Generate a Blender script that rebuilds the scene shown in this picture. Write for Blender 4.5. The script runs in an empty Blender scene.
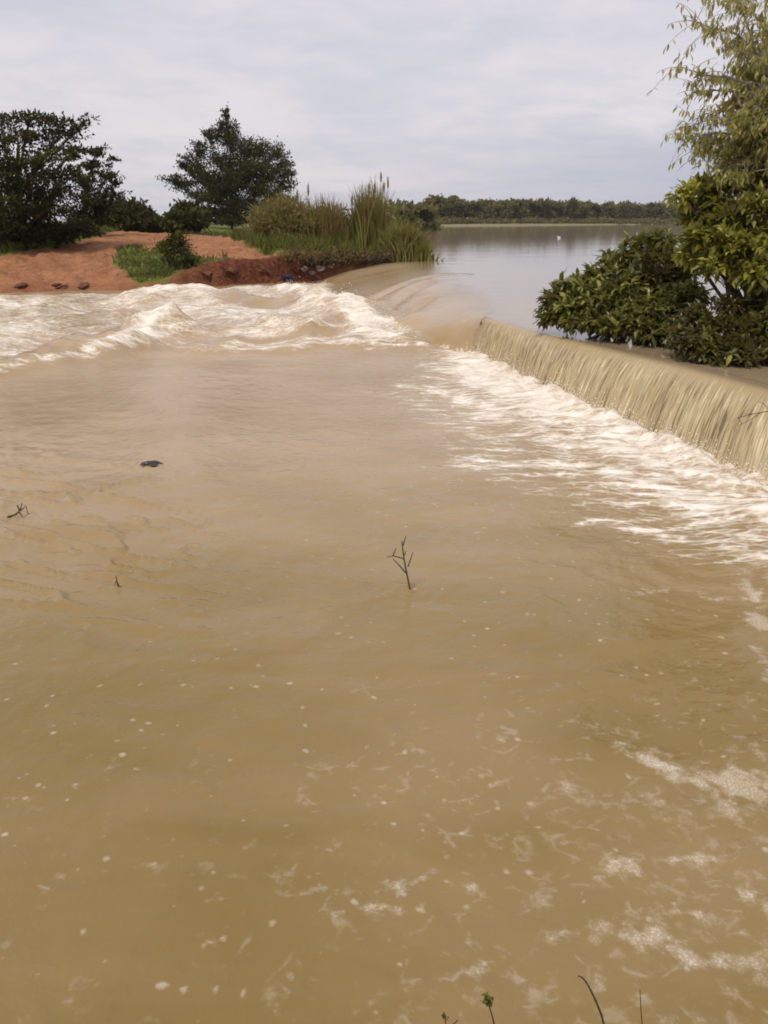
import bpy, math, random
import numpy as np
from mathutils import Vector
rng = np.random.default_rng(11)
random.seed(4)
sc = bpy.context.scene
COL = sc.collection
R = math.radians

# ------------------------------------------------------------------ layout helpers
FOC = 800.0
PITCH = math.atan(292 / 800)
CH = 3.0                     # eye height above the lower pool, metres
H = 0.82                     # lake level above the lower pool
cp, sp = math.cos(PITCH), math.sin(PITCH)

def ray(px, py):
    u = (px - 384) / FOC
    v = (512 - py) / FOC
    return u, cp + v * sp, v * cp - sp

def at(px, py, z=0.0):
    u, fw, zz = ray(px, py)
    t = (z - CH) / zz
    return np.array([u * t, fw * t, z])

def at_y(px, py, Y):
    u, fw, zz = ray(px, py)
    t = Y / fw
    return np.array([u * t, Y, CH + zz * t])

def P2(pts, z=0.0):
    return [tuple(at(a, b, z)[:2]) for a, b in pts]

# ------------------------------------------------------------------ noise
def _hash(ix, iy, seed):
    h = (ix.astype(np.int64) * 374761393 + iy.astype(np.int64) * 668265263 + seed * 974634777) & 0xFFFFFFFF
    h = ((h ^ (h >> 13)) * 1274126177) & 0xFFFFFFFF
    h = h ^ (h >> 16)
    return (h & 0xFFFFFF) / float(0xFFFFFF)

def vnoise(x, y, seed=0):
    x = np.asarray(x, float); y = np.asarray(y, float)
    ix = np.floor(x); iy = np.floor(y)
    fx = x - ix; fy = y - iy
    fx = fx * fx * fx * (fx * (fx * 6 - 15) + 10)
    fy = fy * fy * fy * (fy * (fy * 6 - 15) + 10)
    a = _hash(ix, iy, seed); b = _hash(ix + 1, iy, seed)
    c = _hash(ix, iy + 1, seed); d = _hash(ix + 1, iy + 1, seed)
    return (a + (b - a) * fx) * (1 - fy) + (c + (d - c) * fx) * fy

def fbm(x, y, seed=0, octv=4, gain=0.5):
    s = 0; a = 1; tot = 0
    for o in range(octv):
        s = s + a * (vnoise(x + 17.3 * o, y - 9.1 * o, seed + o) - 0.5)
        tot += a
        a *= gain; x = x * 2.03; y = y * 2.03
    return s / tot * 2

def smooth(e0, e1, v):
    t = np.clip((v - e0) / (e1 - e0), 0, 1)
    return t * t * (3 - 2 * t)

def seg_dist(x, y, pts):
    """distance to a polyline"""
    best = np.full(np.shape(x), 1e9)
    for (ax, ay), (bx, by) in zip(pts[:-1], pts[1:]):
        dx, dy = bx - ax, by - ay
        L = dx * dx + dy * dy + 1e-12
        t = np.clip(((x - ax) * dx + (y - ay) * dy) / L, 0, 1)
        best = np.minimum(best, np.hypot(x - ax - t * dx, y - ay - t * dy))
    return best

def poly_sd(x, y, pts):
    """signed distance to a polygon, positive inside"""
    x = np.asarray(x, float); y = np.asarray(y, float)
    d = seg_dist(x, y, list(pts) + [pts[0]])
    ins = np.zeros(x.shape, bool)
    n = len(pts)
    for i in range(n):
        ax, ay = pts[i]; bx, by = pts[(i + 1) % n]
        cond = ((ay > y) != (by > y))
        xx = (bx - ax) * (y - ay) / ((by - ay) if by != ay else 1e-9) + ax
        ins ^= cond & (x < xx)
    return np.where(ins, d, -d)

# ------------------------------------------------------------------ meshes and objects
def mesh_from(name, verts, faces, mat=None, smooth_shade=True, attrs=None):
    """verts (n,3); faces: list of int arrays, each (m,k)"""
    me = bpy.data.meshes.new(name)
    verts = np.asarray(verts, np.float32)
    me.vertices.add(len(verts))
    me.vertices.foreach_set('co', verts.ravel())
    faces = [np.asarray(f, np.int32) for f in faces if len(f)]
    loops = np.concatenate([f.ravel() for f in faces])
    sizes = np.concatenate([np.full(len(f), f.shape[1], np.int32) for f in faces])
    starts = np.concatenate([[0], np.cumsum(sizes)[:-1]]).astype(np.int32)
    me.loops.add(len(loops)); me.loops.foreach_set('vertex_index', loops)
    me.polygons.add(len(sizes)); me.polygons.foreach_set('loop_start', starts)
    me.polygons.foreach_set('use_smooth', np.full(len(sizes), smooth_shade, bool))
    me.update(calc_edges=True)
    me.validate()
    for k, v in (attrs or {}).items():
        a = me.attributes.new(k, 'FLOAT', 'POINT')
        a.data.foreach_set('value', np.asarray(v, np.float32))
    if mat: me.materials.append(mat)
    return me

def link(name, me, parent=None, loc=None):
    o = bpy.data.objects.new(name, me)
    COL.objects.link(o)
    if parent: o.parent = parent
    if loc is not None: o.location = loc
    return o

def thing(name, loc, label, cat, group=None):
    o = bpy.data.objects.new(name, None)
    COL.objects.link(o)
    o.location = loc
    o.empty_display_size = 0.2
    tag(o, label, cat, group)
    return o

def tag(o, label, cat, group=None):
    o['label'] = label; o['category'] = cat
    if group: o['group'] = group

def part(name, G, mat, root, smooth_shade=False, label=None):
    """G: Geo in world coordinates; becomes a child of root"""
    v, f, a = G.arrays()
    v = v - np.array(root.location)
    o = link(name, mesh_from(name, v, f, mat, smooth_shade, a), root)
    if label: o['label'] = label
    return o

class Geo:
    def __init__(s):
        s.v = []; s.q = []; s.t = []; s.tint = []; s.n = 0
    def add(s, v, q=None, t=None, tint=0.5):
        v = np.asarray(v, float).reshape(-1, 3)
        if q is not None and len(q): s.q.append(np.asarray(q, int) + s.n)
        if t is not None and len(t): s.t.append(np.asarray(t, int) + s.n)
        s.v.append(v)
        s.tint.append(np.broadcast_to(np.asarray(tint, float), (len(v),)))
        s.n += len(v)
    def arrays(s):
        f = []
        if s.q: f.append(np.concatenate(s.q))
        if s.t: f.append(np.concatenate(s.t))
        return np.concatenate(s.v), f, {'tint': np.concatenate(s.tint)}

def tube(G, pts, radii, k=6, tint=0.5, cap=True):
    pts = np.asarray(pts, float); n = len(pts)
    radii = np.broadcast_to(np.asarray(radii, float), (n,))
    tg = np.gradient(pts, axis=0)
    tg /= np.linalg.norm(tg, axis=1)[:, None] + 1e-9
    up = np.where(np.abs(tg[:, 2:3]) > 0.9, np.array([[1., 0, 0]]), np.array([[0, 0, 1.]]))
    a = np.cross(tg, up); a /= np.linalg.norm(a, axis=1)[:, None] + 1e-9
    b = np.cross(tg, a)
    th = np.arange(k) * 2 * np.pi / k
    v = pts[:, None] + radii[:, None, None] * (a[:, None] * np.cos(th)[None, :, None] + b[:, None] * np.sin(th)[None, :, None])
    i = np.arange(n - 1)[:, None] * k; j = np.arange(k)[None]; j2 = (j + 1) % k
    q = np.stack([i + j, i + j2, i + k + j2, i + k + j], -1).reshape(-1, 4)
    v = v.reshape(-1, 3)
    t = None
    if cap:
        v = np.concatenate([v, pts[-1:]])
        t = np.stack([(n - 1) * k + j[0], (n - 1) * k + j2[0], np.full(k, n * k)], -1)
    G.add(v, q, t, tint)

def bez(a, b, c, n=7):
    t = np.linspace(0, 1, n)[:, None]
    return (1 - t) ** 2 * np.asarray(a) + 2 * t * (1 - t) * np.asarray(b) + t * t * np.asarray(c)

def unit(v):
    return v / (np.linalg.norm(v, axis=-1, keepdims=True) + 1e-9)

def leaves(G, base, direc, length, width, tint, fold=0.25, curl=0.15):
    """folded pointed leaves: base points, directions (n,3)"""
    n = len(base)
    d = unit(direc)
    side = unit(np.cross(d, np.array([0, 0, 1.0]) + rng.normal(0, .35, (n, 3))))
    nor = np.cross(side, d)
    L = np.broadcast_to(np.asarray(length, float), (n,))[:, None]
    W = np.broadcast_to(np.asarray(width, float), (n,))[:, None]
    m = base + d * L * .5 + nor * L * curl * .5
    p0 = base
    p1 = base + d * L * .28 + side * W * .42 + nor * W * fold
    p2 = base + d * L * .62 + side * W * .45 + nor * W * fold + nor * L * curl * .3
    p3 = base + d * L - nor * L * curl * .4
    p4 = base + d * L * .62 - side * W * .45 + nor * W * fold + nor * L * curl * .3
    p5 = base + d * L * .28 - side * W * .42 + nor * W * fold
    v = np.stack([p0, p1, p2, p3, p4, p5, m], 1).reshape(-1, 3)
    i = np.arange(n)[:, None] * 7
    t = np.concatenate([i + np.array([[0, 1, 6]]), i + np.array([[1, 2, 6]]), i + np.array([[2, 3, 6]]),
                        i + np.array([[3, 4, 6]]), i + np.array([[4, 5, 6]]), i + np.array([[5, 0, 6]])])
    G.add(v, None, t, np.repeat(np.broadcast_to(tint, (n,)), 7))

def leaf_quads(G, base, direc, length, width, tint):
    """cheap leaves for far crowns: one folded diamond each"""
    n = len(base)
    d = unit(direc)
    side = unit(np.cross(d, rng.normal(0, 1, (n, 3))))
    nor = np.cross(side, d)
    L = np.broadcast_to(np.asarray(length, float), (n,))[:, None]
    W = np.broadcast_to(np.asarray(width, float), (n,))[:, None]
    v = np.stack([base, base + d * L * .5 + side * W * .5 + nor * W * .2, base + d * L,
                  base + d * L * .5 - side * W * .5 + nor * W * .2], 1).reshape(-1, 3)
    i = np.arange(n)[:, None] * 4
    t = np.concatenate([i + np.array([[0, 1, 2]]), i + np.array([[0, 2, 3]])])
    G.add(v, None, t, np.repeat(np.broadcast_to(tint, (n,)), 4))

# ------------------------------------------------------------------ materials
def new_mat(name):
    m = bpy.data.materials.new(name); m.use_nodes = True
    nt = m.node_tree; nt.nodes.clear()
    out = nt.nodes.new('ShaderNodeOutputMaterial')
    return m, nt, out

class NB:
    """tiny node builder"""
    def __init__(s, nt): s.nt = nt
    def n(s, typ, inputs=None, **props):
        nd = s.nt.nodes.new(typ)
        for k, v in props.items(): setattr(nd, k, v)
        for k, v in (inputs or {}).items(): s.set(nd.inputs[k], v)
        return nd
    def set(s, sock, v):
        if isinstance(v, bpy.types.NodeSocket): s.nt.links.new(v, sock)
        elif isinstance(v, bpy.types.Node): s.nt.links.new(v.outputs[0], sock)
        else: sock.default_value = v
    def math(s, op, a, b=None, c=None, clamp=False):
        nd = s.n('ShaderNodeMath', operation=op); nd.use_clamp = clamp
        s.set(nd.inputs[0], a)
        if b is not None: s.set(nd.inputs[1], b)
        if c is not None: s.set(nd.inputs[2], c)
        return nd.outputs[0]
    def step(s, v, e0, e1, o0=0., o1=1.):
        nd = s.n('ShaderNodeMapRange', interpolation_type='SMOOTHSTEP')
        s.set(nd.inputs['Value'], v); s.set(nd.inputs['From Min'], e0); s.set(nd.inputs['From Max'], e1)
        s.set(nd.inputs['To Min'], o0); s.set(nd.inputs['To Max'], o1)
        return nd.outputs[0]
    def noise(s, vec, scale, detail=4, rough=.55, dist=0., out=0):
        nd = s.n('ShaderNodeTexNoise', {'Vector': vec, 'Scale': scale, 'Detail': detail, 'Roughness': rough, 'Distortion': dist})
        return nd.outputs[out]
    def mapping(s, vec, scale=(1, 1, 1), rot=(0, 0, 0), loc=(0, 0, 0)):
        return s.n('ShaderNodeMapping', {'Vector': vec, 'Scale': scale, 'Rotation': rot, 'Location': loc}).outputs[0]
    def mix(s, f, a, b):
        nd = s.n('ShaderNodeMix', data_type='RGBA')
        s.set(nd.inputs[0], f); s.set(nd.inputs[6], a); s.set(nd.inputs[7], b)
        return nd.outputs[2]
    def attr(s, name):
        return s.n('ShaderNodeAttribute', attribute_name=name).outputs['Fac']
    def pos(s):
        return s.n('ShaderNodeNewGeometry').outputs['Position']

def c4(r, g, b): return (r, g, b, 1)

def leaf_mat(name, dark, mid, light, transl=.35, rough=.45, spec=.4):
    m, nt, out = new_mat(name); B = NB(nt)
    t = B.attr('tint')
    n = B.noise(B.pos(), 3.0, 2)
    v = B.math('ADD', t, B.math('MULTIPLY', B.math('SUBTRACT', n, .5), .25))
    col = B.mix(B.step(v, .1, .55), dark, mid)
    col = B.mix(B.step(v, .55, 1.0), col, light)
    p = B.n('ShaderNodeBsdfPrincipled', {'Base Color': col, 'Roughness': rough, 'Specular IOR Level': spec})
    tr = B.n('ShaderNodeBsdfTranslucent', {'Color': B.mix(.45, col, light)})
    mx = B.n('ShaderNodeMixShader', {0: transl, 1: p.outputs[0], 2: tr.outputs[0]})
    nt.links.new(mx.outputs[0], out.inputs[0])
    return m

def bark_mat(name, a, b):
    m, nt, out = new_mat(name); B = NB(nt)
    n = B.noise(B.mapping(B.pos(), (14, 14, 4)), 1.0, 5, .65)
    col = B.mix(B.step(n, .35, .65), a, b)
    bp = B.n('ShaderNodeBump', {'Strength': .5, 'Distance': .02, 'Height': n})
    p = B.n('ShaderNodeBsdfPrincipled', {'Base Color': col, 'Roughness': .85, 'Normal': bp.outputs[0]})
    nt.links.new(p.outputs[0], out.inputs[0])
    return m

def water_mat():
    m, nt, out = new_mat('muddy_water'); B = NB(nt)
    P = B.pos()
    foam = B.attr('foam'); speck = B.attr('speck'); calm = B.attr('calm'); flow = B.attr('flow')
    big = B.noise(P, .35, 3, .5)
    big2 = B.noise(B.mapping(P, (.5, 1.1, 1), (0, 0, .5)), .9, 4, .55, .6)
    silt_sheen = B.math('ADD', B.math('MULTIPLY', big, .5), B.math('MULTIPLY', big2, .5))  # silt patches that also put the swirling sky reflection into the colour
    col = B.mix(B.step(silt_sheen, .36, .64), c4(.192, .130, .038), c4(.255, .177, .078))
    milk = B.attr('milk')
    col = B.mix(milk, col, B.mix(B.step(silt_sheen, .36, .64), c4(.35, .246, .136), c4(.40, .290, .178)))
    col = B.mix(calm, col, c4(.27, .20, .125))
    # ---- foam: streaks drawn out along the current
    warp = B.n('ShaderNodeVectorMath', {0: B.n('ShaderNodeTexNoise', {'Vector': P, 'Scale': .8, 'Detail': 2}).outputs['Color'], 1: (.5, .5, .5)}, operation='SUBTRACT')
    warp = B.n('ShaderNodeVectorMath', {0: warp.outputs[0], 'Scale': .55}, operation='SCALE')
    W = B.n('ShaderNodeVectorMath', {0: P, 1: warp.outputs[0]}).outputs[0]
    st = B.noise(B.mapping(W, (1.15, 3.6, 1), (0, 0, .12)), 1.5, 7, .66)
    iso_n = B.noise(B.mapping(W, (1.0, 1.25, 1), (0, 0, .3)), .95, 6, .58, .5)
    st = B.math('ADD', B.math('MULTIPLY', st, B.math('SUBTRACT', 1., B.math('MULTIPLY', flow, .4))), B.math('MULTIPLY', iso_n, B.math('MULTIPLY', flow, .4)))
    cell = B.n('ShaderNodeTexVoronoi', {'Vector': B.mapping(W, (1, 2.2, 1), (0, 0, .1)), 'Scale': 4.5}, feature='DISTANCE_TO_EDGE').outputs[0]
    lace = B.step(cell, .0, .22, 1, 0)
    fine = B.noise(P, 26, 3, .6)
    x = B.math('ADD', foam, B.math('MULTIPLY', B.math('SUBTRACT', st, .5), 1.9))
    x = B.math('ADD', x, B.math('MULTIPLY', B.math('SUBTRACT', lace, .35), .22))
    x = B.math('ADD', x, B.math('MULTIPLY', B.math('SUBTRACT', fine, .5), .35))
    f1 = B.math('MULTIPLY', B.step(x, .43, B.math('ADD', 1.08, B.math('MULTIPLY', flow, .12))), B.step(foam, .02, .12))
    # ---- bubbles: small clusters of froth
    cl = B.noise(W, 3.4, 4, .62)
    cl2 = B.noise(P, 11, 3, .6)
    k = B.math('ADD', B.math('MULTIPLY', cl, .62), B.math('MULTIPLY', cl2, .38))
    k = B.math('ADD', k, B.math('MULTIPLY', B.math('SUBTRACT', speck, .5), .40))
    cm = B.math('MULTIPLY', B.step(k, .61, .80), B.step(speck, .02, .1))
    bub = B.n('ShaderNodeTexVoronoi', {'Vector': P, 'Scale': 75., 'Randomness': 1.}, feature='F1').outputs[0]
    bm = B.step(bub, .12, .62, 1, .45)
    iso = B.n('ShaderNodeTexVoronoi', {'Vector': W, 'Scale': 8.5, 'Randomness': 1.}, feature='F1')
    isz = B.math('MULTIPLY', B.step(iso.outputs['Color'], .30, .80), .14)
    im = B.math('MULTIPLY', B.step(B.math('SUBTRACT', B.math('ADD', iso.outputs['Distance'], B.math('MULTIPLY', B.math('SUBTRACT', fine, .5), .30)), isz), .08, -.09), B.step(speck, .05, .45))
    im = B.math('MULTIPLY', im, .32)
    wv = B.n('ShaderNodeVectorMath', {0: B.n('ShaderNodeTexNoise', {'Vector': P, 'Scale': 2.6, 'Detail': 3}).outputs['Color'], 1: (.5, .5, .5)}, operation='SUBTRACT')
    wv = B.n('ShaderNodeVectorMath', {0: wv.outputs[0], 'Scale': .32}, operation='SCALE')
    W2 = B.n('ShaderNodeVectorMath', {0: P, 1: wv.outputs[0]}).outputs[0]
    web = B.n('ShaderNodeTexVoronoi', {'Vector': B.mapping(W2, (1, 1.7, 1), (0, 0, .35)), 'Scale': 4.2}, feature='DISTANCE_TO_EDGE').outputs[0]
    web = B.math('MULTIPLY', B.step(web, .0, .10, 1, 0), B.step(k, .525, .64))
    web = B.math('MULTIPLY', B.math('MULTIPLY', web, B.step(cl2, .42, .62)), B.step(speck, .1, .5))
    isf = B.n('ShaderNodeTexVoronoi', {'Vector': B.mapping(W2, (1, 1.3, 1)), 'Scale': 2.6, 'Randomness': 1.}, feature='F1')
    fk = B.step(B.math('ADD', isf.outputs['Distance'], B.math('MULTIPLY', B.math('SUBTRACT', fine, .5), .35)), B.math('MULTIPLY', B.step(isf.outputs['Color'], .38, .75), .17), .0)
    fk = B.math('MULTIPLY', B.math('MULTIPLY', fk, B.step(milk, .1, .4)), B.math('MULTIPLY', B.step(k, .40, .54), B.math('SUBTRACT', 1., calm)))
    im = B.math('MAXIMUM', im, B.math('MULTIPLY', fk, .6))
    im = B.math('MAXIMUM', im, B.math('MULTIPLY', web, .15))
    f2 = B.math('MAXIMUM', B.math('MULTIPLY', B.math('MULTIPLY', cm, bm), .46), im)
    fr = B.attr('froth')
    k3 = B.math('ADD', fr, B.math('ADD', B.math('MULTIPLY', B.math('SUBTRACT', cl, .5), 2.2), B.math('MULTIPLY', B.math('SUBTRACT', cl2, .5), 1.5)))
    f3 = B.math('MULTIPLY', B.math('MULTIPLY', B.step(k3, .30, .95), B.step(fr, .03, .2)), B.math('MULTIPLY', bm, .62))
    f2 = B.math('MAXIMUM', f2, f3)
    F = B.math('MAXIMUM', f1, f2, clamp=True)
    fcol = B.mix(B.step(st, .35, .7), c4(.62, .53, .42), c4(.84, .78, .70))
    # ---- ripples
    r1 = B.noise(B.mapping(W, (1.4, 1.6, 1), (0, 0, .3)), 2.3, 5, .55)
    r2 = B.noise(B.mapping(P, (1, 1.8, 1), (0, 0, -.25)), 9., 3, .5)
    amt = B.math('SUBTRACT', 1.0, B.math('MULTIPLY', calm, .94))
    hgt = B.math('ADD', B.math('MULTIPLY', r1, .75), B.math('MULTIPLY', r2, .16))
    hgt = B.math('MULTIPLY', hgt, amt)
    hgt = B.math('ADD', hgt, B.math('MULTIPLY', F, .12))
    bp = B.n('ShaderNodeBump', {'Strength': .34, 'Distance': .12, 'Height': hgt})
    p = B.n('ShaderNodeBsdfPrincipled', {'Base Color': col, 'Roughness': B.step(calm, 0, 1, .18, .05), 'IOR': 1.33, 'Normal': bp.outputs[0]})
    bf = B.n('ShaderNodeBump', {'Strength': .6, 'Distance': .03, 'Height': B.math('ADD', st, B.math('MULTIPLY', fine, .4))})
    q = B.n('ShaderNodeBsdfPrincipled', {'Base Color': fcol, 'Roughness': .7, 'Normal': bf.outputs[0]})
    mx = B.n('ShaderNodeMixShader', {0: F, 1: p.outputs[0], 2: q.outputs[0]})
    nt.links.new(mx.outputs[0], out.inputs[0])
    return m

def fall_mat():
    """thin silty sheet: froth threads run down it; uses s (along the crest, m) and d (down the fall, m)"""
    m, nt, out = new_mat('falling_water'); B = NB(nt)
    s = B.attr('s'); d = B.attr('d'); lip = B.attr('lip')
    v = B.n('ShaderNodeCombineXYZ', {0: B.math('MULTIPLY', s, 17.), 1: B.math('MULTIPLY', d, .9), 2: 0.}).outputs[0]
    a = B.noise(v, 1.0, 5, .6, .5)
    v2 = B.n('ShaderNodeCombineXYZ', {0: B.math('MULTIPLY', s, 40.), 1: B.math('MULTIPLY', d, 3.5), 2: 3.}).outputs[0]
    b = B.noise(v2, 1.0, 4, .6, .4)
    v3 = B.n('ShaderNodeCombineXYZ', {0: B.math('MULTIPLY', s, 1.1), 1: B.math('MULTIPLY', d, .4), 2: 8.}).outputs[0]
    g = B.noise(v3, 1.0, 3, .5)
    t = B.math('ADD', B.math('MULTIPLY', a, .42), B.math('MULTIPLY', b, .58))
    t = B.math('ADD', t, B.math('MULTIPLY', B.math('SUBTRACT', g, .5), .18))
    thr = B.math('MULTIPLY', B.step(t, .51, .62), B.step(lip, .05, .5))
    dark = B.math('MULTIPLY', B.step(t, .48, .38), B.step(lip, .1, .6))
    col = B.mix(dark, c4(.37, .283, .155), c4(.155, .108, .05))
    col = B.mix(B.math('MULTIPLY', thr, .8), col, c4(.64, .54, .36))
    col = B.mix(B.step(lip, .0, .22), c4(.27, .20, .125), col)
    bp = B.n('ShaderNodeBump', {'Strength': .7, 'Distance': .035, 'Height': B.math('MULTIPLY', t, B.step(lip, 0., .5))})
    p = B.n('ShaderNodeBsdfPrincipled', {'Base Color': col, 'Roughness': B.step(lip, 0, .6, .12, .25), 'IOR': 1.33, 'Normal': bp.outputs[0]})
    nt.links.new(p.outputs[0], out.inputs[0])
    return m

def ground_mat():
    m, nt, out = new_mat('red_earth_and_turf'); B = NB(nt)
    P = B.pos(); g = B.attr('grass'); wet = B.attr('wet')
    n1 = B.noise(P, .9, 5, .6); n2 = B.noise(P, 7, 4, .65)
    n3 = B.noise(B.mapping(P, (.5, 3, 1), (0, 0, .5)), 1.2, 4, .6)
    dirt = B.mix(B.step(n1, .3, .7), c4(.23, .095, .042), c4(.36, .168, .082))
    dirt = B.mix(B.math('MULTIPLY', B.step(n3, .5, .75), .5), dirt, c4(.40, .20, .10))
    dirt = B.mix(B.math('MULTIPLY', B.step(n2, .48, .70), .7), dirt, c4(.13, .05, .02))
    dirt = B.mix(wet, dirt, B.mix(B.step(n2, .4, .62), c4(.075, .026, .013), c4(.165, .056, .026)))
    turf = B.mix(B.step(n2, .35, .65), c4(.07, .085, .016), c4(.14, .16, .032))
    gg = B.step(B.math('ADD', g, B.math('MULTIPLY', B.math('SUBTRACT', n2, .5), .6)), .35, .65)
    col = B.mix(gg, dirt, turf)
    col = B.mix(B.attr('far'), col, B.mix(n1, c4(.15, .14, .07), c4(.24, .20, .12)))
    bp = B.n('ShaderNodeBump', {'Strength': .8, 'Distance': .12, 'Height': B.math('ADD', n2, n1)})
    p = B.n('ShaderNodeBsdfPrincipled', {'Base Color': col, 'Roughness': .92, 'Specular IOR Level': .2, 'Normal': bp.outputs[0]})
    nt.links.new(p.outputs[0], out.inputs[0])
    return m

def stone_mat(name, a, b, rough=.8):
    m, nt, out = new_mat(name); B = NB(nt)
    n = B.noise(B.pos(), 9, 6, .65)
    col = B.mix(B.step(n, .3, .7), a, b)
    bp = B.n('ShaderNodeBump', {'Strength': .6, 'Distance': .03, 'Height': n})
    p = B.n('ShaderNodeBsdfPrincipled', {'Base Color': col, 'Roughness': rough, 'Normal': bp.outputs[0]})
    nt.links.new(p.outputs[0], out.inputs[0])
    return m

M_WATER = water_mat(); M_FALL = fall_mat(); M_GROUND = ground_mat()
M_BARK = bark_mat('bark_brown', c4(.07, .05, .035), c4(.15, .115, .085))
M_BARKP = bark_mat('bark_pale', c4(.16, .13, .11), c4(.30, .26, .22))
M_TWIG = bark_mat('dead_twig', c4(.045, .03, .015), c4(.09, .06, .03))
M_ACACIA = leaf_mat('leaf_dark_green', c4(.022, .020, .005), c4(.050, .050, .010), c4(.115, .108, .024), .28, .6, .15)
M_TREE = leaf_mat('leaf_tree_green', c4(.026, .025, .006), c4(.062, .062, .012), c4(.14, .128, .03), .3, .6, .15)
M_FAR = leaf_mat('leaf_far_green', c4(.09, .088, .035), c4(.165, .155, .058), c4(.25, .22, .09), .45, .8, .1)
M_SHRUB = leaf_mat('leaf_shrub_glossy', c4(.055, .036, .013), c4(.105, .112, .02), c4(.34, .32, .075), .36, .36, .5)
M_SHRUBY = leaf_mat('leaf_shrub_bright', c4(.08, .065, .016), c4(.20, .20, .03), c4(.48, .45, .085), .45, .36, .5)
M_DROOP = leaf_mat('leaf_drooping_yellow', c4(.13, .14, .025), c4(.34, .32, .06), c4(.62, .55, .25), .5, .38, .55)
M_REED = leaf_mat('reed_blade', c4(.19, .125, .045), c4(.185, .175, .042), c4(.27, .265, .065), .36, .6, .2)
M_GRASS = leaf_mat('grass_blade', c4(.07, .078, .017), c4(.12, .130, .026), c4(.22, .21, .052), .35, .6, .2)
M_SEED = bark_mat('seed_head_brown', c4(.13, .10, .065), c4(.22, .17, .11))
M_CONC = stone_mat('wet_concrete', c4(.09, .08, .06), c4(.18, .16, .13), .6)
M_ROCKD = stone_mat('dark_wet_rock', c4(.02, .014, .014), c4(.05, .038, .035), .35)
M_ROCKG = stone_mat('pale_rubble', c4(.13, .105, .095), c4(.28, .24, .215))
M_ROCKR = stone_mat('red_clod', c4(.07, .022, .010), c4(.16, .055, .025))
M_BLUE = stone_mat('blue_cloth', c4(.012, .010, .028), c4(.03, .025, .06), .9)
M_WHITE = stone_mat('white_float', c4(.75, .75, .73), c4(.82, .82, .8), .4)

# ------------------------------------------------------------------ water level
WB = P2([(476, 351), (535, 383), (600, 414), (680, 446), (768, 480)])            # foot of the fall
WC = P2([(480, 318), (535, 331), (600, 346), (680, 364), (768, 388)], H)         # crest of the weir
WEIR_Y = 19.55
_wy = np.array([-6., 2.5, 6.0] + [p[1] for p in WB[::-1]][:-1] + [WEIR_Y])
_wx = np.array([7.7, 6.25, 5.45] + [p[0] for p in WB[::-1]][:-1] + [2.16])
_cy = np.array([-6., 2.5, 6.0] + [p[1] for p in WC[::-1]][:-1] + [WEIR_Y])
_cx = np.array([8.9, 7.45, 6.7] + [p[0] for p in WC[::-1]][:-1] + [2.42])
CHF = [(WEIR_Y + .25, 2.13), (20.66, 1.25), (22.97, .03), (26.5, -.9), (30.9, -1.65), (38, -2.3), (43, -2.6), (46, -4.5), (52, -30)]
CHC = [(WEIR_Y + .25, 2.5), (20.8, 3.0), (23, 3.35), (27, 3.3), (32, 2.9), (40, 2.9), (48, 3.0), (52, 1.0)]
XB_Y = np.concatenate([_wy, [a for a, b in CHF]]); XB_X = np.concatenate([_wx, [b for a, b in CHF]])
XC_Y = np.concatenate([_cy, [a for a, b in CHC]]); XC_X = np.concatenate([_cx, [b for a, b in CHC]])

def xb(y): return np.interp(y, XB_Y, XB_X)
def xc(y): return np.interp(y, XC_Y, XC_X)
def tpar(x, y): return (x - xb(y)) / (xc(y) - xb(y))
def level(x, y):
    t = np.clip(tpar(x, y), 0, 1)
    return H * (1 - (1 - t) ** 2)

RAPIDS = P2([(-60, 300), (0, 297), (130, 295), (250, 287), (335, 281), (350, 300), (388, 334), (432, 346), (300, 349), (150, 355), (0, 372), (-60, 380)])
FOAMZONE = P2([(473, 350), (440, 346), (405, 372), (372, 395), (410, 430), (445, 474), (545, 505), (640, 556), (775, 592)]) + [(4.6, 4.4), (7.2, -1), (7.6, -3), (6.4, 2.5), (5.5, 6.0), (4.85, 9.37)]
# crests of standing waves: polyline, height, half width, froth
WAVES = [
    (P2([(285, 292), (315, 300), (348, 312), (386, 334)], .2), .62, 1.0, 1.1),
    (P2([(240, 300), (290, 303), (330, 314)], .15), .26, .8, .0),
    (P2([(200, 352), (265, 349), (330, 345), (428, 347)], .05), .16, .38, .72),
    (P2([(40, 357), (95, 344), (152, 330)], .2), .55, .85, .25),
    (P2([(100, 348), (130, 340), (160, 331)], .2), .24, .7, 1.0),
    (P2([(-20, 375), (60, 365), (130, 352)], .05), .14, .35, .75),
    (P2([(155, 297), (172, 292), (190, 297)], .25), .60, 1.3, .95),
    (P2([(190, 308), (240, 318), (300, 330)], .2), .24, .7, .55),
    (P2([(-10, 335), (70, 322), (160, 312)], .15), .20, .6, .45),
    (P2([(-10, 312), (90, 304), (150, 303)], .1), .14, .8, .3),
    (P2([(200, 335), (260, 330), (320, 335)], .1), .20, .5, .6),
]
# dark shear lines that curl round the tongue of the breach
LINES = [P2([(452, 283), (420, 286), (385, 293), (345, 302)], .5), P2([(434, 291), (404, 299), (380, 315)], .45), P2([(430, 307), (409, 315), (390, 326)], .4)]

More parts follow.
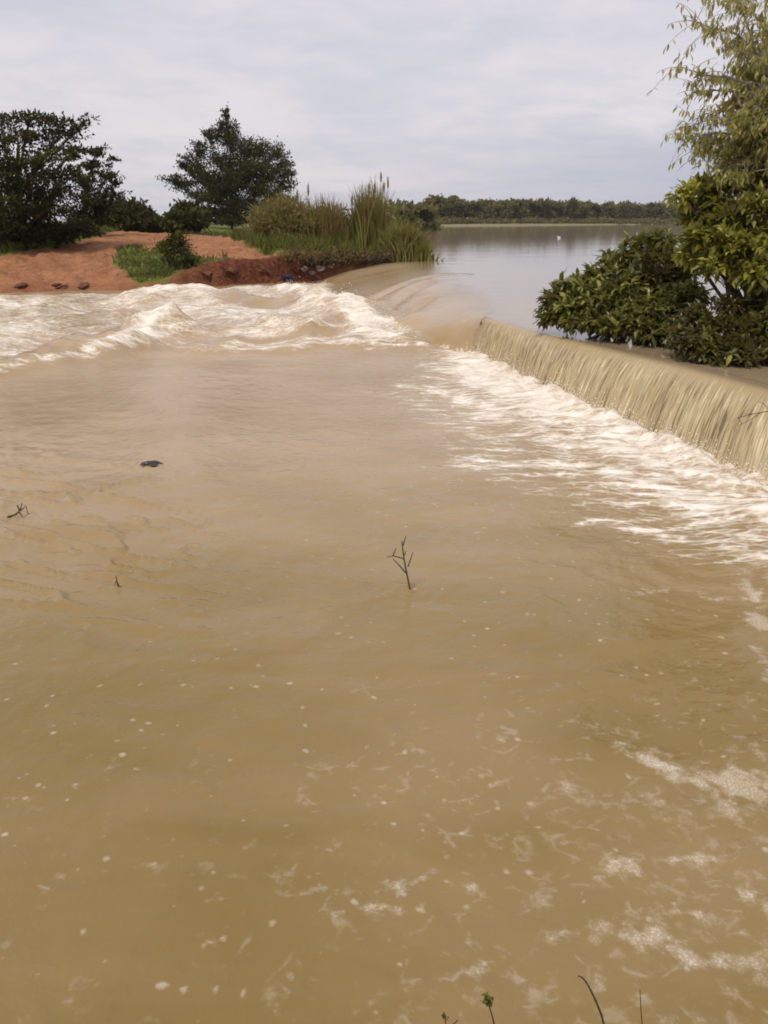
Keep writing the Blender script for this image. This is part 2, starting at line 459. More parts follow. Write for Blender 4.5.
def water_height(x, y):
    z = level(x, y)
    t = tpar(x, y)
    lake = smooth(.75, 1.05, t)
    pool = 1 - smooth(-.05, .3, t)
    rip = fbm(x * .85 + y * .2, y * 1.0, 3, 4, .5) * .030 + fbm(x * 2.4 + y * .8, y * 2.6 - x * .5, 21, 3, .5) * .013
    swirl = fbm(x * .22, y * .3, 8, 2) * .05
    near_weir = np.exp(-np.clip(xb(y) - x, 0, 50) / 1.6) * (y < 21)
    z = z + pool * (rip * (1 + 1.6 * near_weir) + swirl)
    dl = np.clip(xb(y) - x, -.5, 50)
    boil = np.exp(-np.abs(dl - .15) / .55) * smooth(WEIR_Y, WEIR_Y - .6, y)
    z = z + pool * boil * (.07 + .16 * fbm(x * 2.2, y * 1.8, 151, 3) + .07 * fbm(x * 6, y * 6, 155, 2))
    for a, b, am in ((410, 590, .016), (17, 517, .018), (117, 586, .010), (149, 467, .022)):
        c = at(a, b)
        dx = x - c[0]; dy = y - c[1]
        r = np.hypot(dx, dy)
        z = z + am * np.cos(r * 42) * np.exp(-r / .16) + am * 1.2 * np.exp(-((np.abs(dy) + dx * .45) / .035) ** 2) * smooth(.05, -.05, dx) * np.exp(dx / .6)
    z = z + lake * (fbm(x * .3, y * .6, 31, 3) * .006)
    # left-hand riffle lines that the photo shows as thin dark dashes
    rl = poly_sd(x, y, P2([(-40, 440), (130, 455), (210, 520), (190, 620), (-60, 640)]))
    rid = 1 - np.abs(fbm(x * 1.1 + 2.2 * fbm(x * .4, y * .4, 77, 2), y * 3.2 + x * .9, 51, 3))
    z = z + smooth(-.6, .9, rl) * np.clip(rid - .84, 0, 1) * .34
    dr = poly_sd(x, y, RAPIDS)
    rm = smooth(-.6, 1.6, dr)
    chop = (1 - np.abs(fbm(x * .30, y * .20, 61, 3, .45)) * 2) * 1.0
    z = z + rm * (chop * .17 + fbm(x * 1.5, y * .9, 65, 4) * .11)
    for pts, h, w, f in WAVES:
        d = seg_dist(x + .5 * fbm(x * .5, y * .5, 91, 2), y + .7 * fbm(x * .5, y * .5, 95, 2), pts)
        z = z + h * np.exp(-(d / w) ** 2) * (.75 + .5 * fbm(x * .9, y * .7, 71, 3))
    for pts in LINES:
        d = seg_dist(x, y, pts)
        z = z - .085 * np.exp(-(d / .22) ** 2) + .05 * np.exp(-((d - .45) / .4) ** 2)
    z = z - .05 * np.exp(-np.clip(t + .15, -5, 5) ** 2 / .02) * ((y > WEIR_Y + .3) & (y < 46))
    return z

FOAM_STROKES = [  # pixels, half width m, density
    ([(462, 463), (600, 468), (690, 497), (768, 515)], .3, .24), ([(420, 366), (470, 372), (540, 412)], .35, .30),
    ([(480, 412), (560, 440), (640, 455)], .25, .22), ([(600, 520), (680, 540), (775, 560)], .16, .30), ([(450, 350), (480, 362), (520, 390)], .3, .3),
    ([(390, 385), (450, 392), (500, 410)], .2, .22),
]
FROTH = [  # froth rafts drifting past the bank: pixels, half width m, density
    ([(618, 746), (645, 760), (680, 778), (712, 786)], .055, .75), ([(690, 782), (740, 782), (810, 796)], .10, .95), ([(742, 572), (756, 612), (766, 655), (790, 700)], .055, .8), ([(745, 560), (790, 580)], .12, .7),
    ([(552, 930), (600, 924), (650, 936), (690, 950)], .045, .75), ([(690, 955), (740, 962), (800, 950)], .055, .8), ([(600, 880), (625, 858), (640, 876)], .028, .85), ([(672, 857), (705, 857), (722, 862)], .022, .8), ([(730, 890), (768, 905)], .03, .7),
    ([(375, 892), (400, 880), (425, 878)], .022, .65), ([(445, 880), (478, 886), (500, 900)], .02, .6), ([(490, 786), (512, 776)], .02, .85), ([(640, 905), (700, 915)], .03, .6), ([(330, 915), (360, 908), (400, 905)], .018, .45), ([(470, 968), (520, 975)], .02, .45), ([(205, 944), (222, 940)], .014, .7), ([(60, 880), (120, 872), (170, 868)], .014, .45), ([(585, 985), (660, 1000)], .03, .5),
    ([(430, 468), (520, 480), (600, 500)], .10, .35), ([(600, 598), (680, 590), (740, 604)], .05, .4),
]
SPECK = [  # pixel, radius px, strength
    (625, 868, 26, 1.0), (700, 858, 30, .9), (718, 880, 22, .8), (560, 925, 40, .75), (600, 932, 40, .95), (650, 935, 40, .8), (700, 955, 50, .9), (740, 960, 50, .8),
    (400, 885, 30, .9), (380, 895, 25, .8), (470, 885, 22, .8), (575, 862, 18, .8), (500, 783, 18, 1.0), (455, 790, 12, .95), (545, 792, 10, .8), (215, 942, 18, .9), (243, 915, 12, .9),
    (160, 870, 26, .7), (90, 880, 30, .7), (345, 975, 40, .75), (380, 960, 40, .7), (480, 970, 40, .8), (560, 985, 40, .7), (40, 960, 30, .6), (205, 870, 18, .8), (290, 975, 15, .8), (260, 1000, 22, .7),
    (620, 985, 40, .75), (735, 905, 30, .8), (650, 905, 30, .8), (70, 990, 26, .6), (330, 905, 18, .6), (520, 890, 18, .7), (680, 800, 22, .6), (430, 905, 18, .6),
    (590, 645, 20, .5), (700, 650, 14, .8), (330, 650, 22, .4), (320, 720, 30, .45), (40, 760, 40, .4), (375, 545, 20, .5), (560, 540, 50, .5), (210, 470, 30, .5), (430, 500, 60, .5), (180, 380, 50, .5), (350, 430, 50, .45),
]

def foam_fields(x, y):
    t = tpar(x, y)
    dr = poly_sd(x, y, RAPIDS)
    foam = smooth(-.8, 1.4, dr) * (.70 + .34 * fbm(x * .35, y * .25, 131, 3))
    for pts, h, w, f in WAVES:
        if f:
            d = seg_dist(x + .5 * fbm(x * .5, y * .5, 91, 2), y + .7 * fbm(x * .5, y * .5, 95, 2), pts)
            foam = np.maximum(foam, f * np.exp(-(d / (w * 1.05)) ** 2))
    # smooth brown backs of the big waves
    for pts, w in ((P2([(45, 352), (100, 343)], .2), .5), (P2([(235, 301), (285, 304)], .2), .8), (P2([(205, 344), (330, 340)]), .25), (P2([(265, 325), (330, 328)], .1), .5)):
        foam = foam * (1 - .85 * np.exp(-(seg_dist(x, y, pts) / w) ** 2))
    foam = foam * (1 - smooth(-.02, .12, t) * (y > WEIR_Y))
    fz = poly_sd(x, y, FOAMZONE)
    dl = np.clip(xb(y) - x, -5, 60)
    zone = smooth(-1.1, 1.0, fz) * (y < 21.3)
    f2 = zone * (.42 + .62 * np.exp(-np.clip(dl, 0, 60) / .8) + .20 * np.exp(-np.clip(dl, 0, 60) / 2.6))
    for pts, w, dn in FOAM_STROKES:
        q = P2(pts)
        j = w * 1.2
        d = seg_dist(x + j * fbm(x / (4 * w), y / (4 * w), 41, 4), y + j * fbm(x / (4 * w), y / (4 * w), 45, 4), q)
        f2 = np.maximum(f2, 0) + dn * np.exp(-(d / w) ** 2) * (1.25 if dn > .5 else 1)
    f2 = f2 * np.where(y > WEIR_Y - .1, 1 - smooth(-.02, .06, t), 1 - smooth(.3, .6, t))
    foam = np.maximum(foam, f2)
    near = smooth(6.0, 3.4, y) * .36 + smooth(28, 20, y) * .26
    near = near * (.75 + .5 * smooth(-1.5, 1.5, x))
    speck = near * (1 - smooth(.2, .7, t))
    for a, b, r, s in SPECK:
        c = at(a, b)
        rad = r * c[1] / FOC
        d = np.hypot(x - c[0], (y - c[1]) * .7)
        speck = np.maximum(speck, s * np.exp(-(d / rad) ** 2))
    froth = np.zeros_like(x)
    for pts, w, dn in FROTH:
        d = seg_dist(x + 1.4 * w * fbm(x / (3 * w), y / (3 * w), 41, 4), y + 1.1 * w * fbm(x / (3 * w), y / (3 * w), 45, 4), P2(pts))
        froth = np.maximum(froth, .78 * dn * np.exp(-(d / (1.75 * w)) ** 2))
    calm = smooth(.55, 1.1, t)
    return np.clip(foam, 0, 1.25), np.clip(speck, 0, 1), calm, froth

def fan_grid(ys, us, off):
    Y, U = np.meshgrid(ys, us, indexing='ij')
    return U * (Y + off), Y

def grid_faces(nr, nc):
    i = np.arange(nr - 1)[:, None] * nc; j = np.arange(nc - 1)[None]
    return np.stack([i + j, i + j + 1, i + nc + j + 1, i + nc + j], -1).reshape(-1, 4)

def rows_by_view(y0, y1, segs):
    """row distances so that rows look evenly spaced from the bank: segs = [(pixel from, pixel to, step)]"""
    out = [y0]
    for a, b, stp in segs:
        for p in np.arange(a, b, -stp):
            d = at(0, p)[1]
            if d > out[-1]: out.append(d)
    out.append(y1)
    return np.array(out)

ys = rows_by_view(1.3, 700, [(1060, 390, 1.35), (390, 258, .62), (258, 232, 1.0), (232, 222.6, .8)])
us = np.concatenate([np.linspace(-1.6, -.66, 30, endpoint=False), np.linspace(-.62, .60, 760), np.linspace(.64, 1.6, 30)])
X, Y = fan_grid(ys, us, 1.2)
Z = water_height(X, Y)
T0 = tpar(X, Y); WR = Y < WEIR_Y + .02
Z = np.where(WR & (T0 > 0) & (T0 < .5), Z - level(X, Y), Z)
Z = np.where(WR & (T0 >= .5) & (T0 < .97), Z - .05, Z)
fo, sk, ca, fro = foam_fields(X, Y)
F = grid_faces(*X.shape)
T = tpar(X, Y)
lo = (WR & (T < .5)).ravel(); hi = (WR & (T >= .5)).ravel()
F = F[~(lo[F].any(axis=1) & hi[F].any(axis=1))]
lake_me = mesh_from('water', np.stack([X, Y, Z], -1).reshape(-1, 3), [F], M_WATER, True,
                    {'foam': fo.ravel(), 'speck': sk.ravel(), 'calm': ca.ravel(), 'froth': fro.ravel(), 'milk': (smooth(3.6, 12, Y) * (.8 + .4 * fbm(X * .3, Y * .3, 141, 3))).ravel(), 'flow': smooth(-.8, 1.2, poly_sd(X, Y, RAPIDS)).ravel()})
water = link('water', lake_me); water['kind'] = 'structure'

# ------------------------------------------------------------------ weir and its falling sheet
weir = thing('weir', (3.8, 13.5, 0), 'long low weir with a sheet of brown water falling over it into white foam', 'weir')
sy = np.linspace(WEIR_Y, 1.0, 2400)
ts = np.concatenate([np.linspace(1.0, 0, 60), np.linspace(-.03, -.14, 4)])
lead = np.linspace(.30, .03, 10)          # upstream of the crest, metres
BX = xb(sy); CX = xc(sy)
def smooth_curve(a, k=97):
    p = np.pad(a, k // 2, mode='reflect', reflect_type='odd')
    return np.convolve(p, np.ones(k) / k, 'valid')
BXs, CXs = smooth_curve(BX), smooth_curve(CX)
arc = np.concatenate([[0], np.cumsum(np.hypot(np.diff(sy), np.diff(BXs)))])
off = np.clip(CXs - BXs, .1, 2)
skew = .95 * off * smooth(0, 2.5, arc)
rows = []; ROWY = []
for L in lead: ROWY.append(sy)
for L in lead: rows.append((CXs + L, np.full_like(sy, H + .004 - .012 * smooth(.12, .30, np.array(L))), np.zeros_like(sy), np.full_like(sy, -L)))
for t in ts:
    yb = sy - skew * (1 - t)
    xx = np.interp(yb, sy[::-1], BXs[::-1])
    xx = CXs * t + np.interp(sy - skew, sy[::-1], BXs[::-1]) * (1 - t)
    ROWY.append(yb)
    zz = H * (1 - (1 - t) ** 2) + .004 if t >= 0 else H * (2 * t) + .004
    rows.append((xx, np.full_like(sy, zz), np.full_like(sy, 1 - t), np.full_like(sy, (1 - t) * .95)))
NX = np.array([r[0] for r in rows]); NZ = np.array([r[1] for r in rows]); NL = np.array([r[2] for r in rows]); ND = np.array([r[3] for r in rows])
SS = np.broadcast_to(arc, NX.shape); YY = np.array(ROWY)
disp = fbm(SS * 3.0, ND * .7, 5, 4, .6) * .035 + (1 - np.abs(fbm(SS * 9, ND * 1.2, 15, 3)) * 2) * .022 + fbm(SS * 26, ND * 4, 17, 2) * .010
disp = disp * smooth(.0, .7, NL) + fbm(SS * .8, ND * .3, 6, 2) * .03 * smooth(0, .3, NL)
endc = np.exp(-SS / .10)                         # the sheet curls down round the end of the crest
NX2 = NX - disp * .8 - 0 * endc
NZ2 = NZ + disp * .35 - endc * .10 * smooth(-.3, .2, NL)
fv = np.stack([NX2, YY + 0 * SS, NZ2], -1).reshape(-1, 3)
ff = grid_faces(*NX.shape)
me = mesh_from('falling_water', fv - np.array(weir.location), [ff], M_FALL, True, {'s': SS.ravel(), 'd': ND.ravel(), 'lip': np.clip(NL, 0, 1).ravel()})
link('falling_water', me, weir)
G = Geo()
cy2 = np.linspace(WEIR_Y - .03, 1.0, 60)
bx2 = np.interp(cy2, sy[::-1], BXs[::-1]); cx2 = np.interp(cy2, sy[::-1], CXs[::-1])
prof = [(0, -1.0), (.02, -.25), (.3, H * .51 - .14), (.6, H * .84 - .12), (.95, H - .09), (1.0, H - .08)]
ring = []
for t, z in prof: ring.append(np.stack([bx2 + (cx2 - bx2) * t + .07, cy2, np.full_like(cy2, z)], -1))
ring.append(np.stack([cx2 + .5, cy2, np.full_like(cy2, H - .08)], -1))
ring.append(np.stack([cx2 + .5, cy2, np.full_like(cy2, -1.0)], -1))
ring = np.array(ring)
k, n = ring.shape[:2]
q = []
for a in range(k):
    b = (a + 1) % k
    for i in range(n - 1): q.append((a * n + i, a * n + i + 1, b * n + i + 1, b * n + i))
G.add(ring.reshape(-1, 3), q)
c0 = ring[:, 0].mean(0)
G.add(np.concatenate([ring[:, 0], [c0]]), None, [(a, (a + 1) % k, k) for a in range(k)])
part('concrete_wall', G, M_CONC, weir)

# droplets thrown up at the foot of the fall and on the biggest standing wave
def droplets(px_, py_, pz_, r_):
    n = len(px_)
    oc = np.array([[1, 0, 0], [-1, 0, 0], [0, 1, 0], [0, -1, 0], [0, 0, 1], [0, 0, -1.]])
    v = np.stack([px_, py_, pz_], -1)[:, None] + oc[None] * r_[:, None, None] * rng.uniform(.7, 1.4, (n, 1, 3))
    t = np.array([[0, 2, 4], [2, 1, 4], [1, 3, 4], [3, 0, 4], [2, 0, 5], [1, 2, 5], [3, 1, 5], [0, 3, 5]])
    return v.reshape(-1, 3), (np.arange(n)[:, None, None] * 6 + t[None]).reshape(-1, 3)
m = 2600
yy_ = rng.uniform(6.5, 19.3, m); xx_ = xb(yy_) - np.abs(rng.normal(0, .28, m)) + .05
h_ = rng.exponential(.055, m)
m2 = 900
wp = np.array(WAVES[0][0]); kk = rng.random(m2) * (len(wp) - 1); ki = kk.astype(int)
wx = wp[ki] * (1 - (kk - ki))[:, None] + wp[ki + 1] * (kk - ki)[:, None] + rng.normal(0, .45, (m2, 2))
ax_ = np.concatenate([xx_, wx[:, 0]]); ay_ = np.concatenate([yy_, wx[:, 1]])
az_ = water_height(ax_, ay_); az_[:m] = np.minimum(az_[:m], .25)
az_ = az_ + np.concatenate([h_, rng.exponential(.06, m2)])
ar_ = np.concatenate([rng.uniform(.004, .011, m), rng.uniform(.007, .018, m2)])
v, t = droplets(ax_, ay_, az_, ar_)
mS, nS, oS = new_mat('spray'); BS = NB(nS)
pS = BS.n('ShaderNodeBsdfPrincipled', {'Base Color': c4(.82, .77, .69), 'Roughness': .5}); nS.links.new(pS.outputs[0], oS.inputs[0])
spray = link('spray', mesh_from('spray', v, [t], mS, True)); spray['kind'] = 'stuff'

# ------------------------------------------------------------------ ground
LAND = [(-900, 12), (-90, 29), (-30, 33.5), (-16.8, 36.4), (-14.5, 37.2), (-11.4, 37.6), (-9.2, 39.4), (-6.7, 41.2), (-4.3, 43.6), (-2.6, 44.6), (-.5, 46.0),
        (2.2, 48.4), (3.1, 50.2), (2.4, 54), (.5, 60), (-3, 72), (-8, 95), (-9, 140), (2, 200), (14, 290), (19, 312), (45, 330), (90, 385), (165, 465), (300, 520), (900, 560), (900, 1600), (-900, 1600)]
def land_sd(x, y): return poly_sd(x, y, LAND)
def shore_level(x, y):
    w = smooth(47, 56, y) * smooth(-7, -1, x)
    w = np.maximum(w, smooth(90, 140, y))
    return np.interp(x, [-6, 2.6], [.08, H]) * (1 - w) + H * w
def ground_z(x, y):
    x = np.asarray(x, float); y = np.asarray(y, float)
    d = land_sd(x, y) + .35 * fbm(x * .9, y * .9, 101, 3) * (y < 80)
    mid = np.exp(-((x + 6.2) / 3.9) ** 4)
    left = smooth(-9, -13, x)
    right = smooth(-5, -2, x)
    cl = .10 * left + 1.05 * mid + .38 * right
    cap = 2.35 * (1 - right) + 1.15 * right
    slope = .23 * (1 - right) + .13 * right
    far = smooth(90, 180, y)
    cap = cap * (1 - far) + 1.0 * far
    slope = slope * (1 - far) + .03 * far
    dd = np.clip(d, 0, 1e4)
    up = shore_level(x, y) - .04 + cl * smooth(0, .42, d) + (cap - .75 * mid * (1 - far)) * (1 - np.exp(-slope * dd / cap))
    up = up + fbm(x * .35, y * .35, 105, 4) * .16 * smooth(.5, 4, d) * (1 - far) + fbm(x * 1.8, y * 1.2, 111, 5, .65) * .17 * smooth(0, 1, d)
    up = up - .22 * np.clip(fbm(x * 1.1, y * .5, 115, 3) - .08, 0, 1) * 2 * smooth(0, 2, d) * smooth(14, 5, d)
    dn = shore_level(x, y) - .04 - 1.6 * (1 - np.exp(np.clip(d, -1e3, 0) * .5))
    z = np.where(d > 0, up, dn)
    z = np.minimum(z, np.where(d > 0, 99, level(x, y) - .05))
    # the bank the camera stands on
    nb = 1.42 * smooth(2.0, .9, y + .06 * np.abs(x) + .15 * fbm(x * 1.3, y * 1.3, 121, 3)) - .5
    nb = np.where(y < 2.6, nb, -.5)
    z = np.where(y < 2.6, np.maximum(nb - 0, -.5), z)
    return z

def on_ground(px, py):
    """where the sight line through a pixel meets the ground (or the water)"""
    u, fw, zz = ray(px, py)
    yy = np.concatenate([np.arange(30, 110, .05), np.arange(110, 900, 1.)])
    x = u / fw * yy; z = CH + zz / fw * yy
    g = ground_z(x, yy)
    hit = np.nonzero(z <= g)[0]
    i = hit[0] if len(hit) else 1000
    return np.array([x[i], yy[i], g[i]])

gy = np.concatenate([np.linspace(-60, -2, 12), np.arange(-1, 3, .08), [4, 8, 16, 26], np.arange(28, 35, .5), np.arange(35, 62, .13), np.arange(62, 100, .6), np.arange(100, 330, 5), np.geomspace(335, 1550, 40)])
gu = np.concatenate([np.linspace(-1.0, -.62, 20, endpoint=False), np.linspace(-.6, .12, 330), np.linspace(.125, .62, 90), np.linspace(.65, 1.0, 12)])
gx, gyy = np.meshgrid(gu, gy)
GX = gx * (np.maximum(gyy, 0) + 9); GY = gyy
GZ = ground_z(GX, GY)
TURF = []
def turf_patch(pix, soft=.5): TURF.append(([tuple(on_ground(a, b)[:2]) for a, b in pix], soft))
turf_patch([(118, 250), (136, 246), (150, 252), (168, 240), (185, 248), (200, 258), (222, 257), (262, 263), (235, 267), (212, 266), (196, 274), (186, 284), (165, 288), (150, 284), (138, 289), (128, 276), (112, 264)])
turf_patch([(188, 222), (205, 224), (230, 238), (258, 251), (300, 258), (345, 262), (430, 257), (432, 240), (300, 226)])
TURF.append(([(3.5, 48.8), (-1, 46.5), (-4, 46.5), (-6, 50), (-9, 60), (-10, 80), (-5, 75), (2, 56)], .8))
TURF.append(([tuple(on_ground(a, b)[:2]) for a, b in [(-60, 266), (0, 257), (40, 250), (70, 242), (100, 235), (122, 230), (90, 229), (-60, 232)]], .8))
def turf(x, y):
    g = np.zeros(np.shape(x))
    for poly, s in TURF: g = np.maximum(g, smooth(-s, s, poly_sd(x, y, poly)))
    g = np.maximum(g, smooth(62, 75, y) * (.75 - .4 * smooth(200, 300, y)))
    g = np.maximum(g, (y < 3) * .6)
    return g
GG = turf(GX, GY)
sd = land_sd(GX, GY)
GW = np.clip(smooth(1.1, .5, sd + .35 * fbm(GX * .9, GY * .9, 101, 3)) * (.25 + .75 * np.exp(-((GX + 6.0) / 4.0) ** 4)), 0, 1) * (GY < 70)
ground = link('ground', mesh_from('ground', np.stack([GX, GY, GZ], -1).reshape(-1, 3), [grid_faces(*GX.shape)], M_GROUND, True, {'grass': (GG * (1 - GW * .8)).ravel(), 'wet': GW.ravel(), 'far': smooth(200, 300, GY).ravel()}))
ground['kind'] = 'structure'

# ------------------------------------------------------------------ grass on the bank (uncountable)
G = Geo()
n = 60000
gxs = rng.uniform(-26, 4, n); gys = rng.uniform(35, 75, n)
keep = (turf(gxs, gys) + .7 * fbm(gxs * .9, gys * .9, 7, 4) > .6) & (land_sd(gxs, gys) > .5)
gxs, gys = gxs[keep], gys[keep]
nz = ground_z(gxs, gys)
lush = .35 + .5 * (fbm(gxs * .5, gys * .5, 19, 3) + .5)
patch = poly_sd(gxs, gys, TURF[0][0])
ln = (.22 + .35 * lush) * rng.uniform(.5, 1.4, len(gxs)) * np.where(patch > -.5, .6, 1.0)
d = np.stack([rng.normal(0, .35, len(gxs)), rng.normal(0, .35, len(gxs)), np.ones(len(gxs))], -1)
leaf_quads(G, np.stack([gxs, gys, nz - .03], -1), d, ln, ln * .16 + .015, np.clip(rng.normal(.5, .2, len(gxs)) + .35 * fbm(gxs * .7, gys * .7, 29, 3), 0, 1))
m = 9000
tx = rng.uniform(-7.5, 3.2, m); ty = rng.uniform(45.5, 53, m)
kp = (land_sd(tx, ty) > .4) & (fbm(tx * .8, ty * .8, 37, 3) > -.35)
tx, ty = tx[kp], ty[kp]
hl = rng.uniform(.35, 1.25, len(tx)) * (.8 + .7 * fbm(tx * .6, ty * .6, 39, 3))
leaf_quads(G, np.stack([tx, ty, ground_z(tx, ty) - .03], -1), np.stack([rng.normal(0, .28, len(tx)), rng.normal(0, .28, len(tx)), np.ones(len(tx))], -1), hl, .05, np.clip(rng.normal(.62, .22, len(tx)), 0, 1))
v, f, a = G.arrays()
grass = link('grass', mesh_from('grass', v, f, M_GRASS, False, a)); grass['kind'] = 'stuff'

# ------------------------------------------------------------------ trees
def ellip(n, r, shell=.55):
    v = unit(rng.normal(0, 1, (n, 3)))
    return v * (shell + (1 - shell) * rng.random((n, 1))) ** .8 * np.asarray(r)

def make_tree(name, label, base, clumps, leaf, mats, trunk_r=.18, fork=.35, lean=(0, 0), group=None, nleaf=90, twig=14, up=.2, droop=.0, tint=.4, spread=.35, cat='tree', limb=.35, detailed=False):
    """clumps: (centre xyz, radii xyz); leaf: (length, width)"""
    root = thing(name, tuple(base), label, cat, group)
    T, Cn = Geo(), Geo()
    base = np.asarray(base, float)
    top = max(c[0][2] for c in clumps)
    hgt = top - base[2]
    cc = np.mean([c[0] for c in clumps], axis=0)
    ftop = np.array([cc[0] + lean[0], cc[1] + lean[1], base[2] + hgt * .8])
    ctrl = np.array([base[0] + lean[0] * .2, base[1], base[2] + hgt * .45])
    axis = bez(base - [0, 0, .4], ctrl, ftop, 12)
    axis = axis + np.concatenate([np.zeros((1, 3)), rng.normal(0, hgt * .008, (11, 3))])
    tube(T, axis, np.linspace(1, .22, 12) ** 1.1 * trunk_r, 8)
    for c, r in clumps:
        c = np.asarray(c, float); r = np.asarray(r, float)
        frac = np.clip((c[2] - base[2]) / hgt - limb + rng.uniform(-.06, .06), .12, .95)
        a = axis[int(frac * 11)]
        mid = (a + c) / 2 + np.array([0, 0, -.06 * hgt]) * rng.uniform(.3, 1.3) + rng.normal(0, .03 * hgt, 3)
        lb = bez(a, mid, c, 7)
        rr = trunk_r * np.clip(.16 + .20 * r.mean() / (hgt * .15), .12, .45)
        tube(T, lb, np.linspace(1, .35, 7) * rr, 5)
        vol = max(.5, (r.prod() ** (1 / 3)) / .8)
        nt_ = max(5, int(twig * vol ** 1.6))
        tips = c + ellip(nt_, r, .35) * rng.choice([.7, .9, 1.0, 1.2, 1.55], (nt_, 1))
        ct = tint + rng.normal(0, .13)
        for tp in tips:
            st = lb[rng.integers(3, 7)]
            b = bez(st, (st + tp) / 2 + np.array([0, 0, .12 * np.linalg.norm(tp - st)]), tp, 4)
            tube(T, b, np.linspace(1, .4, 4) * rr * .28, 3, cap=False)
            m = int(nleaf * rng.uniform(.6, 1.4))
            w = rng.random((m, 1)) ** .6
            p = b[1] * (1 - w) + tp * w + rng.normal(0, 1, (m, 3)) * r * spread * .5
            d = unit(tp - st) * .5 + rng.normal(0, .7, (m, 3)) + np.array([0, 0, up - droop])
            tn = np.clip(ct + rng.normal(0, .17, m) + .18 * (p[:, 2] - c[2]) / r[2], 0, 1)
            sz = rng.uniform(.65, 1.35, m)
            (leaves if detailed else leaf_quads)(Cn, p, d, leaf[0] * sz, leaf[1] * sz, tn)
    part('trunk', T, mats[0], root)
    part('crown', Cn, mats[1], root)
    return root

def clumps_px(lst, Y):
    out = []
    for px, py, dy, rx, ry in lst:
        c = at_y(px, py, Y + dy)
        s = c[1] / FOC
        out.append((c, (rx * s, max(rx, ry) * s * .9, ry * s)))
    return out

# big dark trees at the left end of the mound
b = on_ground(22, 249); Y = b[1]
make_tree('dark_tree', 'large dark green tree with flat layered sprays at left end of red mound', b, clumps_px([
    (62, 119, 0, 24, 3.5), (84, 123, .5, 14, 2.5), (30, 117, -.5, 24, 4), (0, 116, .5, 24, 4), (-28, 122, 0, 26, 7), (60, 135, 1, 24, 4), (18, 136, -1.5, 26, 4.5), (-14, 140, 0, 26, 7),
    (74, 151, 0, 22, 4.5), (40, 156, -1.5, 26, 6), (6, 162, -1.5, 30, 9), (-30, 165, 0, 32, 16), (64, 171, -1, 26, 6), (30, 179, -2, 30, 9), (-8, 188, -1.5, 32, 14), (52, 192, -1.2, 30, 10), (20, 203, -2, 32, 12), (-28, 205, 0, 36, 16), (45, 212, -1, 28, 10), (8, 222, -1.5, 34, 13), (-30, 232, 0, 34, 14), (38, 228, -1.0, 22, 9)], Y),
    (.24, .10), (M_BARK, M_ACACIA), .26, nleaf=32, twig=15, up=.05, tint=.33, spread=.34)
b = on_ground(84, 236); Y = b[1]
make_tree('dark_tree', 'dark green tree with ragged tiers beside the road on the red mound', b, clumps_px([
    (98, 151, 0, 14, 3), (113, 160, .4, 10, 2.5), (94, 164, -.5, 14, 4), (105, 174, 0, 15, 3), (118, 181, .6, 9, 2), (88, 180, -.8, 18, 7), (100, 191, 0, 17, 6), (114, 193, .3, 8, 3), (82, 197, -1, 20, 8), (98, 205, .2, 17, 7), (76, 212, -.8, 20, 8), (93, 219, 0, 18, 7), (72, 226, -.5, 18, 7)], Y),
    (.22, .09), (M_BARK, M_ACACIA), .18, nleaf=34, twig=17, up=.05, tint=.36, spread=.32)
# low trees where the road goes out of sight
for i, (px, top, w, lab) in enumerate([(124, 199, 24, 'small round tree beside the foot of the ragged dark tree'), (148, 209, 19, 'low bushy tree where the red road goes out of sight'),
                                       (168, 212, 16, 'lowest dark tree between the road end and the mango-shaped tree'), (188, 202, 20, 'dark bushy tree partly behind the tall pointed tree')]):
    Yb = 66 + i * 2.5
    x = at_y(px, 225, Yb)[0]
    bz = float(ground_z(np.array([x]), np.array([Yb]))[0])
    if i == 2: lab = 'lowest dark bushy tree left of the tall pointed tree'
    make_tree('low_tree', lab, (x, Yb, bz), clumps_px([(px, top + 5, 0, w * .6, 5), (px - w * .5, top + 10, 0, w * .5, 6), (px + w * .5, top + 10, .5, w * .5, 6), (px, top + 15, -1, w * .9, 7), (px + w * .3, top + 22, -1, w * .8, 6), (px - w * .4, top + 22, -1, w * .8, 6)], Yb),
              (.42, .2), (M_BARK, M_ACACIA), .14, nleaf=30, twig=10, tint=.45, spread=.4, group='low trees behind the red road')
